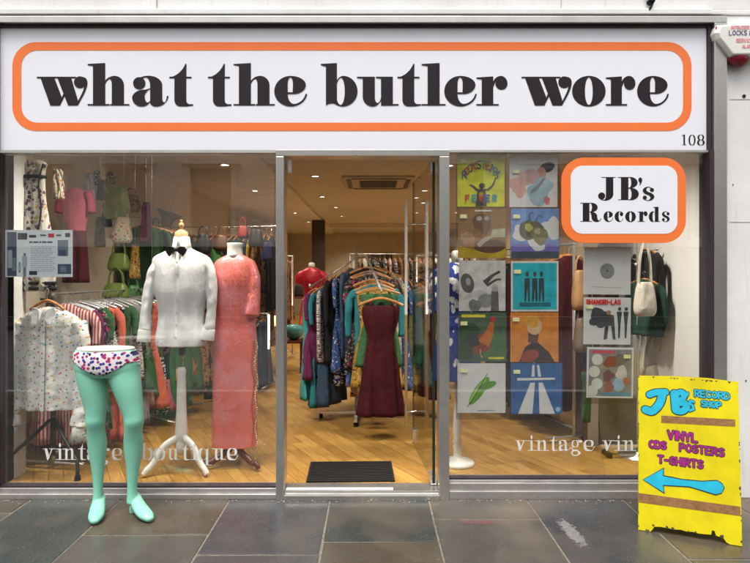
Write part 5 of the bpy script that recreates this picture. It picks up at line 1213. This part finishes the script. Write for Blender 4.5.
# ------------------------------------------------------------------ records in the window
AM = {}
def am(c):
    if c not in AM: AM[c] = mat('print_%d' % len(AM), tuple(min(.85, v_*1.4) for v_ in c), .45, 0, (.06 if min(c) > .5 else .26), 15)
    return AM[c]
PSL = glass('clear_plastic_sleeve', .035, .985)
GREC = 'record sleeves hung in columns inside the right window'
def Ed(cx_, cy_, rx, ry, rot=0, n=26): 
    c, s = math.cos(rot), math.sin(rot); return [(cx_+rx*math.cos(2*PI*k/n)*c-ry*math.sin(2*PI*k/n)*s, cy_+rx*math.cos(2*PI*k/n)*s+ry*math.sin(2*PI*k/n)*c) for k in range(n)]
def record(px0, py0, px1, py1, base, art, label, tilt=0, sticker=(.10,.80), text=None):
    Y = .04; a, c = W(px0, py1, Y), W(px1, py0, Y); w_, h_ = c.x-a.x, c.z-a.z
    t = thing('record_sleeve', label, 'record sleeve', ((a.x+c.x)/2, Y, a.z), 0, GREC); t.rotation_euler = (0, tilt, 0)
    bm = BM(); box(bm, -w_/2, w_/2, 0, .004, 0, h_); obj('cover', bm, am(base), t)
    mats_, bm = [], BM(); 
    pl = lambda u, v, d: (-w_/2+u*w_, -d, v*h_)
    for i, (poly, col_) in enumerate(art):
        if col_ not in mats_: mats_.append(col_)
        dd = .0008+i*.00012
        poly = [(min(.995, max(.005, p[0])), min(.995, max(.005, p[1]))) for p in poly]
        fillpoly(bm, [poly], lambda u, v: pl(u, v, dd), mats_.index(col_))
    if text:
        for (s, x, y, h, r, col_, sl) in text:
            if col_ not in mats_: mats_.append(col_)
            swrite(bm, s, x, y, h, r, lambda u, v, d: pl(u, v, d*.4+.0045), mats_.index(col_), 0, sl)
    if mats_: obj('printed_artwork', bm, [am(m) for m in mats_], t)
    bm = BM(); box(bm, -w_/2-.004, w_/2+.004, -.0075, -.0070, -.004, h_+.010); obj('plastic_sleeve', bm, PSL, t)
    if sticker:
        bm = BM(); x, y = sticker; box(bm, -w_/2+x*w_-.02, -w_/2+x*w_+.026, -.0092, -.0085, y*h_-.013, y*h_+.013); obj('price_sticker', bm, am((.72,.70,.30)), t)
    return t
Wt = (.80,.80,.78); Bk = (.03,.03,.035)
rn = random.Random(12)
def blob(cx_, cy_, r, n=16, j=.35, sq=1):
    f_ = [rn.uniform(1-j*.8, 1+j*.8) for _ in range(9)]
    ev = lambda t: (lambda i, u: f_[i % 9]*(1-u)+f_[(i+1) % 9]*u)(int(t), (1-math.cos(PI*(t-int(t))))/2)
    return [(cx_+r*math.cos(2*PI*k/40)*ev(9*k/40)*sq, cy_+r*math.sin(2*PI*k/40)*ev(9*k/40)) for k in range(40)]
def blob_old(cx_, cy_, r, n=16, j=.35, sq=1): return [(cx_+r*math.cos(2*PI*k/n)*rn.uniform(1-j,1+j)*sq, cy_+r*math.sin(2*PI*k/n)*rn.uniform(1-j,1+j)) for k in range(n)]
# yellow
tx = []; art = []
C5 = [(.05,.08,.2),(.45,.05,.05),(.05,.2,.12),(.5,.03,.04),(.03,.03,.03),(.05,.25,.12),(.5,.06,.05),(.05,.15,.4),(.04,.25,.15),(.05,.1,.3)]
for i, ch in enumerate('ROCKSTEADY'):
    a = PI*(.90-.80*i/9); tx.append((ch, .5+.37*math.cos(a)-.045, .50+.30*math.sin(a)-.02, .15, .013, C5[i], 0))
for i, ch in enumerate('FEVER'): tx.append((ch, .17+.145*i, .11, .12, .016, [(.6,.05,.04),(.03,.3,.35),(.6,.05,.04),(.03,.08,.4),(.03,.3,.45)][i], 0))
art = [([(.38,.0),(.62,.0),(.60,.32),(.66,.36),(.40,.36),(.42,.30)], (.06,.05,.05)), (ribbon([(.62,.33),(.74,.42),(.82,.60)],[.05,.04,.03]), (.06,.05,.05)), (ribbon([(.42,.33),(.34,.40),(.26,.44)],[.06,.05,.03]), (.06,.05,.05)), (Ed(.52,.42,.065,.06), (.06,.05,.05)), (Ed(.5,.25,.05,.05), (.45,.30,.02))]
record(457.5,157.5,504.5,206.5,(.80,.66,.02),art,'bright yellow record sleeve with an arc of coloured letters, top left of the hung records',0,(.12,.93),tx)
# pale blue grey with pinkish figure blurs
art = [(Ed(.78,.80,.17,.10,.35),(.04,.035,.04)),(blob(.64,.68,.12),(.55,.30,.24)),(blob(.40,.60,.16,16,.2,1.5),(.50,.34,.33)),(blob(.18,.42,.20),(.55,.30,.26)),(blob(.6,.28,.26),(.28,.40,.48)),(blob(.75,.45,.16),(.32,.46,.54)),(ribbon([(.45,.30),(.6,.42),(.72,.58)],[.06,.07,.04]),(.2,.2,.24)),(blob(.78,.12,.07),(.5,.15,.14))]
record(509.5,157.5,557.5,207,(.60,.63,.67),art,'pale grey blue record sleeve with a pink reclining shape, top of the second column',0,(.12,.72))
art = [([(0,0),(1,0),(1,.20),(.5,.12),(0,.25)],(.40,.28,.02)),(blob(.52,.70,.2),(.13,.06,.025)),(Ed(.66,.24,.33,.14),(.10,.05,.03)),(blob(.2,.4,.14),(.36,.20,.10)),([(.68,.42),(.98,.42),(.98,.60),(.72,.58)],(.40,.36,.26)),(ribbon([(.42,.25),(.55,.36),(.72,.44)],[.1,.09,.05]),(.38,.33,.25)),(Ed(.44,.80,.06,.045),(.38,.36,.34)),(Ed(.6,.8,.05,.045),(.35,.33,.3)),([(.35,.94),(.7,.94),(.7,.97),(.35,.97)],Wt)]
record(458,208.5,506,258,(.24,.125,.035),art,'brown and ochre record sleeve below the yellow one',0,(.10,.84))
art = [([(0,0),(1,0),(1,.14),(0,.14)],(.06,.07,.09)),([(0,.14),(1,.14),(1,.24),(.8,.30),(.5,.25),(.2,.31),(0,.25)],(.16,.14,.42)),(blob(.2,.5,.18),(.60,.66,.74)),(blob(.85,.6,.2),(.56,.64,.74)),(blob(.5,.36,.2),(.62,.68,.75)),(blob(.42,.58,.22,22,.3),(.10,.09,.06)),(blob(.6,.45,.17,22,.3),(.16,.15,.05)),(blob(.36,.62,.08),(.40,.38,.10)),(blob(.55,.55,.06),(.35,.3,.2)),(ribbon([(.4,.75),(.38,.88),(.46,.93)],[.03,.02,.02]),(.1,.1,.1)),(ribbon([(.5,.74),(.58,.86),(.66,.82)],[.03,.02,.02]),(.1,.1,.1))]
record(511,208.5,559,258.5,(.14,.26,.58),art,'blue sky record sleeve with a dark green tuft above violet hills',0,(.10,.84))
art = [(Ed(.18,.55,.14,.2,.3),(.09,.09,.09)),(Ed(.2,.58,.05,.08,.2),(.3,.3,.3)),(ribbon([(.1,.25),(.4,.35),(.7,.30)],[.05,.12,.05]),(.4,.4,.4)),(ribbon([(.55,.55),(.72,.70),(.88,.78)],[.12,.06,.05]),(.06,.06,.06)),(ribbon([(.6,.5),(.8,.62),(.9,.62)],[.05,.04,.02]),(.06,.06,.06)),(blob(.58,.2,.14),(.22,.22,.22)),([(.68,.0),(.86,.0),(.84,.4),(.70,.4)],(.10,.10,.10)),(Ed(.77,.46,.07,.08),(.3,.3,.3)),(blob(.35,.12,.12),(.16,.16,.16))]
record(459,260.5,505.5,311,(.52,.51,.49),art,'grey black and white photo record sleeve in the middle of the left column',0,None)
art = [([(.04,.04),(.96,.04),(.96,.96),(.04,.96)],(.02,.38,.46))]
for x in (.34,.50,.64): art += [([(x-.06,.20),(x-.02,.20),(x,.45),(x+.02,.20),(x+.06,.20),(x+.055,.66),(x-.055,.66)],(.03,.05,.06)),(Ed(x,.74,.035,.055),(.05,.06,.06))]
art += [([(.18,.10),(.84,.10),(.84,.18),(.18,.18)],(.02,.14,.18))]
record(511,261,558.5,311.5,Wt,art,'turquoise record sleeve with three dark standing figures and a white border',0,(.12,.79))
art = [(blob(.2,.62,.22),(.02,.06,.02)),(blob(.75,.25,.3),(.05,.13,.04)),(blob(.15,.2,.2),(.03,.05,.02)),(blob(.48,.36,.20,18,.2),(.22,.04,.015)),(blob(.32,.42,.14),(.02,.03,.03)),(ribbon([(.52,.36),(.64,.58),(.70,.80)],[.26,.17,.08]),(.42,.12,.02)),(Ed(.71,.86,.05,.06),(.45,.02,.02)),(ribbon([(.46,.25),(.46,.14),(.5,.08)],[.03,.02,.03]),(.4,.3,.1)),([(.06,.90),(.56,.90),(.56,.96),(.06,.96)],(.6,.5,.03)),([(.62,.05),(.95,.05),(.95,.09),(.62,.09)],(.6,.5,.03))]
record(458.5,312.5,506.5,361.5,(.06,.10,.06),art,'green record sleeve with a red brown cockerel, fourth down the left column',0,(.10,.78))
art = [([(.18,.0),(.92,.0),(.80,.20),(.52,.44),(.30,.30)],(.03,.02,.02)),([(.36,.40),(.56,.38),(.60,.62),(.38,.66)],(.10,.05,.04)),(Ed(.50,.72,.16,.17),(.62,.40,.22)),(blob(.44,.82,.13),(.60,.28,.04)),(Ed(.40,.12,.2,.12,.4),(.26,.05,.03))]
record(510.5,312.5,558.5,362,(.72,.20,.03),art,'orange record sleeve with a dark shouldered shape, fourth down the second column',0,(.10,.86))
art = [(Ed(.45,.45,.34,.10,.95),(.10,.30,.02)),(Ed(.42,.46,.30,.045,.95),(.22,.45,.05)),(Ed(.62,.55,.20,.07,.35),(.07,.24,.02)),(ribbon([(.2,.12),(.4,.4),(.62,.80)],[.012,.02,.012]),(.02,.04,.02)),([(.42,.04),(.78,.05),(.78,.065),(.42,.055)],(.25,.25,.28))]
record(457.5,363.5,505.5,413,(.80,.81,.82),art,'white record sleeve with a green leaf shape, bottom of the left column',0,(.12,.86))
art = [([(.14,.0),(.42,.0),(.47,.62),(.38,.62)],Wt),([(.56,.0),(.86,.0),(.62,.62),(.54,.62)],Wt),([(.12,.66),(.86,.68),(.86,.72),(.12,.71)],Wt),([(.40,.74),(.46,.74),(.46,.97),(.42,.97)],Wt),([(.53,.74),(.59,.74),(.55,.97),(.51,.97)],Wt),(Ed(.92,.09,.045,.05),(.25,.4,.6))]
record(511,363.5,562,414,(.015,.10,.30),art,'dark blue record sleeve with converging white stripes, bottom of the second column',0,(.10,.84))
art = [(Ed(.50,.50,.155,.165),(.22,.23,.23)),(Ed(.50,.50,.02,.02),(.05,.05,.05)),([(.1,.82),(.86,.84),(.86,.85),(.1,.83)],(.55,.60,.55)),([(.2,.16),(.8,.15),(.8,.163),(.2,.173)],(.5,.6,.5))]
record(583.5,247.5,630.5,294.5,(.78,.82,.79),art,'plain white record sleeve with a round grey centre, top of the third column',.01,None)
art = []
for x, y, s_ in ((.30,.62,.14),(.44,.62,.10),(.24,.48,.10),(.36,.46,.12)): art.append((blob(x,y,s_,14,.4),(.05,.05,.06)))
art += [([(.42,.10),(.50,.12),(.53,.40),(.58,.40),(.62,.12),(.68,.10),(.64,.62),(.48,.66)],(.05,.05,.06)),(Ed(.53,.68,.05,.05),(.35,.18,.10))]
for x in (.76,.90): art += [([(x-.03,.14),(x+.01,.14),(x+.02,.40),(x+.05,.70),(x-.06,.70),(x-.03,.40)],(.03,.06,.05)),(Ed(x,.76,.035,.04),(.05,.05,.05))]
record(583.5,297.5,630.5,344.5,(.78,.77,.72),art,'cream record sleeve with dark figures under red lettering, middle of the third column',.01,(.10,.80),[('SHANGRI-LAS',.05,.86,.09,.012,(.60,.02,.02),0)])
art = [([(.04,.04),(.96,.04),(.96,.96),(.04,.96)],(.20,.20,.21))]
for x, y in ((.22,.76),(.16,.52),(.22,.28),(.12,.14)): art.append((Ed(x,y,.12,.11),(.55,.58,.56)))
art += [(blob(.5,.72,.13),(.20,.02,.04)),(blob(.72,.75,.12),(.10,.10,.12)),(blob(.45,.45,.13),(.12,.03,.10)),(blob(.75,.5,.13),(.5,.45,.45)),(blob(.68,.26,.13),(.25,.42,.62)),(blob(.48,.22,.10),(.25,.08,.1)),(blob(.84,.32,.08),(.5,.12,.1)),([(.1,.88),(.6,.88),(.6,.94),(.1,.94)],(.5,.04,.05)),([(.3,.05),(.95,.05),(.95,.11),(.3,.11)],(.04,.22,.36))]
record(586.5,347.5,633,398,Wt,art,'white edged collage record sleeve, bottom of the third column',.015,(.84,.83))
# clear hanging strips that hold them
for px, y0, y1, lb in ((481,153,420,'clear hanging strip holding the left column of records'),(534.5,153,420,'clear hanging strip holding the second column of records'),(607.5,240,404,'clear hanging strip holding the third column of records')):
    a = fx(px); t = obj('hanging_strip', boxm(a*4.06/4-.17, a*4.06/4+.17, .052, .0525, fz(y1)-.01, fz(y0)), glass('clear_strip', .03, .8), None); tag(t, lb, 'hanging strip', 'clear strips that carry the records')

# ------------------------------------------------------------------ yellow A board
ux = Vector((.915,-.406,0)).normalized(); bk = Vector((.406,.915,0)); up = (bk*.15+Vector((0,0,.989))).normalized(); nf = ux.cross(up)*1.0
A0 = Vector((1.553,-.512,.003)); BW, BH = .520, .885
if nf.y > 0: nf = -nf
sbd = thing('pavement_sign', 'hand painted yellow folding board for a record shop, standing on the pavement', 'sandwich board', A0+ux*BW/2+bk*.13)
def BP(u, v, d): return A0+ux*u+up*v+nf*d
def zc(x, y):
    u = (x-50)/(282+12*(y-50)/450); u_ = u
    top, bot = 47+18*u, 470+48*u
    return (u_*BW, (bot-y)/(bot-top)*BH)
YEL = None
m, n, b = M_('yellow_board_paint'); v = coords(n); t1 = noise_n(n, v, 6, 6, .65); t2 = noise_n(n, v, 55, 5, .7)
c = ramp(n, t1.outputs[0], [(.3, (.60,.50,.008)), (.65, (.74,.64,.01))])
c = mix(n, ramp(n, t2.outputs[0], [(.66, 0.), (.72, .8)]), c, (.16,.12,.03))
n.links.new(c, b.inputs['Base Color']); b.inputs['Roughness'].default_value = .32; bump(n, b, t1.outputs[0], .2, .01); YEL = m
EDGE = mat('chipped_board_edge', (.06,.045,.03), .8, 0, .4, 40)
def panel(outline, P, d0, d1, name, mi_side=1):
    bm = BM(); a_ = [bm.verts.new(P(u_, v_, d0)) for u_, v_ in outline]; c_ = [bm.verts.new(P(u_, v_, d1)) for u_, v_ in outline]; k = len(outline)
    for t in tessellate_polygon([[Vector((p[0], p[1], 0)) for p in outline]]):
        bm.faces.new([a_[i] for i in t]); bm.faces.new([c_[i] for i in t])
    for j in range(k): bm.faces.new((a_[j], a_[(j+1)%k], c_[(j+1)%k], c_[j])).material_index = mi_side
    bmesh.ops.recalc_face_normals(bm, faces=bm.faces)
    return obj(name, bm, [YEL, EDGE], sbd, world=True)
rn = random.Random(8)
ol = [(0,0),(.065,.0),(.075,.012),(.085,.03),(.115,.035),(.16,.034)]
x = .19
while x < .36: ol.append((x, .034+rn.uniform(-.003,.003))); x += .03
ol += [(.372,.036),(.376,.060),(.388,.058),(.396,.034),(.43,.028),(.445,.008),(.46,0),(BW,0)]
ys_ = [BH*k/14 for k in range(1, 14)]
ol += [(BW-abs(rn.gauss(0,.0022)), y_) for y_ in ys_]+[(BW, BH),(BW*.7,BH+.012),(BW*.35,BH+.010),(0,BH)]+[(abs(rn.gauss(0,.0018)), y_) for y_ in ys_[::-1]]
panel(ol, BP, 0, -.018, 'front_panel')
A1 = A0+bk*.285; up2 = (-bk*.15+Vector((0,0,.989))).normalized(); nb = -ux.cross(up2); nb = nb if nb.y > 0 else -nb
panel([(0,0),(.065,0),(.09,.034),(.43,.034),(.45,0),(BW,0),(BW,BH-.01),(0,BH-.01)], lambda u_, v_, d: A1+ux*u_+up2*v_+nb*d, 0, -.018, 'back_panel')
for u_ in (.09, .40):
    bm = BM(); p = BP(u_, BH-.02, -.019); cyl(bm, p, p+ux*.05, .008, 10); obj('hinge', bm, STEEL_D, sbd, world=True)
def PL(u_, v_, d): return BP(u_, v_, d+.0008)
BLU = mat('turquoise_sign_paint', (.02,.44,.62), .4, 0, .12, 20); PUR = mat('purple_sign_paint', (.32,.02,.20), .4, 0, .15, 20); OUT = mat('dark_outline_paint', (.03,.02,.04), .5)
TAPE = mat('brown_parcel_tape', (.27,.14,.055), .35, 0, .3, 40, .4, 90)
def both(bm, pts, r, o, mi, lay=0):
    stroke(bm, pts, r+o, PL, 0, .0006+lay); stroke(bm, pts, r, PL, mi, .0016+lay)
Z = lambda l: [zc(*p) for p in l]
bm = BM()
for st, r in (([(84,101),(102,95),(130,94)],.0185),([(121,98),(117,118),(106,136),(90,148),(72,143)],.0215),([(156,98),(158,120),(160,144)],.021),([(162,100),(174,94),(184,102),(176,116)],.0165),([(168,124),(186,126),(190,138),(178,148),(164,148)],.018)):
    stroke(bm, catmull([Vector((*p,0)) for p in Z(st)], 4) and [tuple(p[:2]) for p in catmull([Vector((*p,0)) for p in Z(st)], 4)], r+.005, PL, 0, .0006)
for st, r in (([(84,101),(102,95),(130,94)],.0185),([(121,98),(117,118),(106,136),(90,148),(72,143)],.0215),([(156,98),(158,120),(160,144)],.021),([(162,100),(174,94),(184,102),(176,116)],.0165),([(168,124),(186,126),(190,138),(178,148),(164,148)],.018)):
    stroke(bm, [tuple(p[:2]) for p in catmull([Vector((*p,0)) for p in Z(st)], 4)], r, PL, 1, .0016)
for st in ([(172,104),(173,106)],[(173,134),(174,136)]): stroke(bm, Z(st), .0035, PL, 0, .0026)
both(bm, Z([(194,96),(193,103)]), .006, .003, 1); both(bm, Z([(210,122),(202,118),(198,126),(208,132),(210,142),(200,146)]), .0065, .003, 1, .001)
obj('shop_name_lettering', bm, [OUT, BLU], sbd, world=True)
def line(bm, s, x, y, h, r, mi, slope, o=.003):
    u0, v0 = zc(x, y); 
    swrite(bm, s, u0, v0, h, r+o, PL, 0, .0006, slope); swrite(bm, s, u0, v0, h, r, PL, mi, .0016, slope)
bm = BM(); line(bm, 'RECORD', 214, 106, .036, .0045, 1, -.02); line(bm, 'SHOP', 232, 134, .032, .0045, 1, -.02)
obj('record_shop_lettering', bm, [OUT, BLU], sbd, world=True)
bm = BM(); line(bm, 'VINYL', 138, 224, .045, .0055, 1, -.03); obj('stock_lettering', bm, [OUT, PUR], sbd, world=True)
bm = BM(); line(bm, 'CDS', 84, 248, .038, .0055, 1, .02); obj('stock_lettering', bm, [OUT, PUR], sbd, world=True)
bm = BM(); line(bm, 'POSTERS', 172, 258, .040, .0046, 1, -.02); obj('stock_lettering', bm, [OUT, PUR], sbd, world=True)
bm = BM(); line(bm, 'T-SHIRTS', 110, 290, .040, .0050, 1, -.01)
obj('stock_lettering', bm, [OUT, PUR], sbd, world=True)
def arrow(g):
    s_ = g
    return [zc(*p) for p in [(66-s_,336),(124+s_,307-s_*1.4),(123+s_,327-s_),(180,338-s_),(235,343-s_),(275,341-s_),(290,350-s_),(294+s_,360),(288,373+s_),(272,378+s_),(240,368+s_),(200,356+s_),(123+s_,351+s_),(126+s_,372+s_*1.4)]]
bm = BM()
for g, d, mi in ((2.6,.0012,0),(0,.002,1)): fillpoly(bm, [arrow(g)], lambda u_, v_: PL(u_, v_, d), mi)
obj('arrow', bm, [OUT, BLU], sbd, world=True)
for (x0, ya, x1, yb, th) in ((118,170,324,181,20),(49,384,339,424,25)):
    bm = BM(); q = [zc(x0, ya-th/2), zc(x1, yb-th/2), zc(x1, yb+th/2), zc(x0, ya+th/2)]
    bm.faces.new([bm.verts.new(PL(a, c, .0004)) for a, c in q]); obj('tape_strip', bm, TAPE, sbd, world=True)
bm = BM()
for i in range(46):
    s_ = rn.choice('LRBT'); a = rn.random()
    u_, v_ = {'L': (0, a*BH), 'R': (BW, a*BH), 'B': (a*BW, .04), 'T': (a*BW, BH)}[s_]
    r = rn.uniform(.003, .009)
    if s_ == 'B' and .06 < u_ < .44: v_ = .037
    elif s_ == 'B': v_ = .004
    bm.faces.new([bm.verts.new(PL(min(BW-.0005, max(.0005, u_+r*math.cos(2*PI*k/9)*rn.uniform(.5,1.3))), min(BH, max(.002, v_+r*1.3*math.sin(2*PI*k/9)*rn.uniform(.5,1.2))), .0001+rn.random()*.0002)) for k in range(9)])
obj('paint_chips', bm, EDGE, sbd, world=True)

# ------------------------------------------------------------------ deep interior furniture
def table(name, label, x, y, w_, d_, h_, m=DKWOOD):
    t = thing(name, label, 'table', (x, y, FZ)); bm = BM(); box(bm, -w_/2, w_/2, -d_/2, d_/2, h_-.03, h_); obj('table_top', bm, m, t, bevel=.004)
    for sx in (-1, 1):
        for sy in (-1, 1): bm = BM(); box(bm, sx*(w_/2-.04)-.02, sx*(w_/2-.04)+.02, sy*(d_/2-.04)-.02, sy*(d_/2-.04)+.02, .001, h_-.031); obj('leg', bm, m, t)
    return t
table('display_table', 'dark low table on the left behind the doorway', -1.30, 4.75, .7, .5, .45)
table('back_counter', 'dark counter table at the back of the shop', -1.9, 8.8, 1.3, .6, .9)
lt = thing('table_lamp', 'small lit lamp with a warm shade on the dark low table', 'lamp', (-1.36, 4.8, FZ+.451))
bm = BM(); lathe(bm, [(.07,0),(.07,.015),(.015,.03),(.015,.22)], 0, 0, 18); obj('lamp_base', bm, DKWOOD, lt, smooth=True)
bm = BM(); lathe(bm, [(.11,.20),(.07,.34)], 0, 0, 20); obj('lamp_shade', bm, emit('lit_shade', (1,.62,.22), 2.2), lt, smooth=True)
vs2 = thing('turquoise_vase', 'turquoise bowl beside the lamp on the dark low table', 'bowl', (-1.12, 4.72, FZ+.451))
bm = BM(); lathe(bm, [(.05,0),(.12,.06),(.15,.14),(.13,.20),(.06,.22)], 0, 0, 24); obj('bowl_body', bm, mat('turquoise_glaze', (.08,.32,.33), .2), vs2, smooth=True)
for i, (x, z, c_, lb) in enumerate(((-2.15,.951,'red','red bag on the back counter'),(-1.85,.951,'tan','tan bag on the back counter'),(-1.5,.951,'black','black bag on the back counter'))):
    t = thing('handbag', lb, 'handbag', (x, 8.75, z)); bm = BM(); secs_loft(bm, [(.26,0,0,.08,.03),(.2,0,0,.12,.05),(.001,0,0,.13,.06)], 20, 3, sq=2.6); obj('pouch', bm, BAGM[SC.index(c_)], t, smooth=True)
for i, (x, w_, h_, z, c_, lb) in enumerate(((.3,.8,.6,1.75,(.05,.05,.05),'dark framed picture on the rear wall'),(1.4,.6,.8,1.5,(.32,.18,.08),'ochre framed picture on the rear wall'))):
    t = thing('wall_picture', lb, 'picture', (x, 15.99, z)); bm = BM(); box(bm, -w_/2, w_/2, -.03, 0, -h_/2, h_/2); obj('frame', bm, DARKMETAL, t); bm = BM(); box(bm, -w_/2+.05, w_/2-.05, -.035, -.031, -h_/2+.05, h_/2-.05); obj('canvas', bm, am(c_), t)
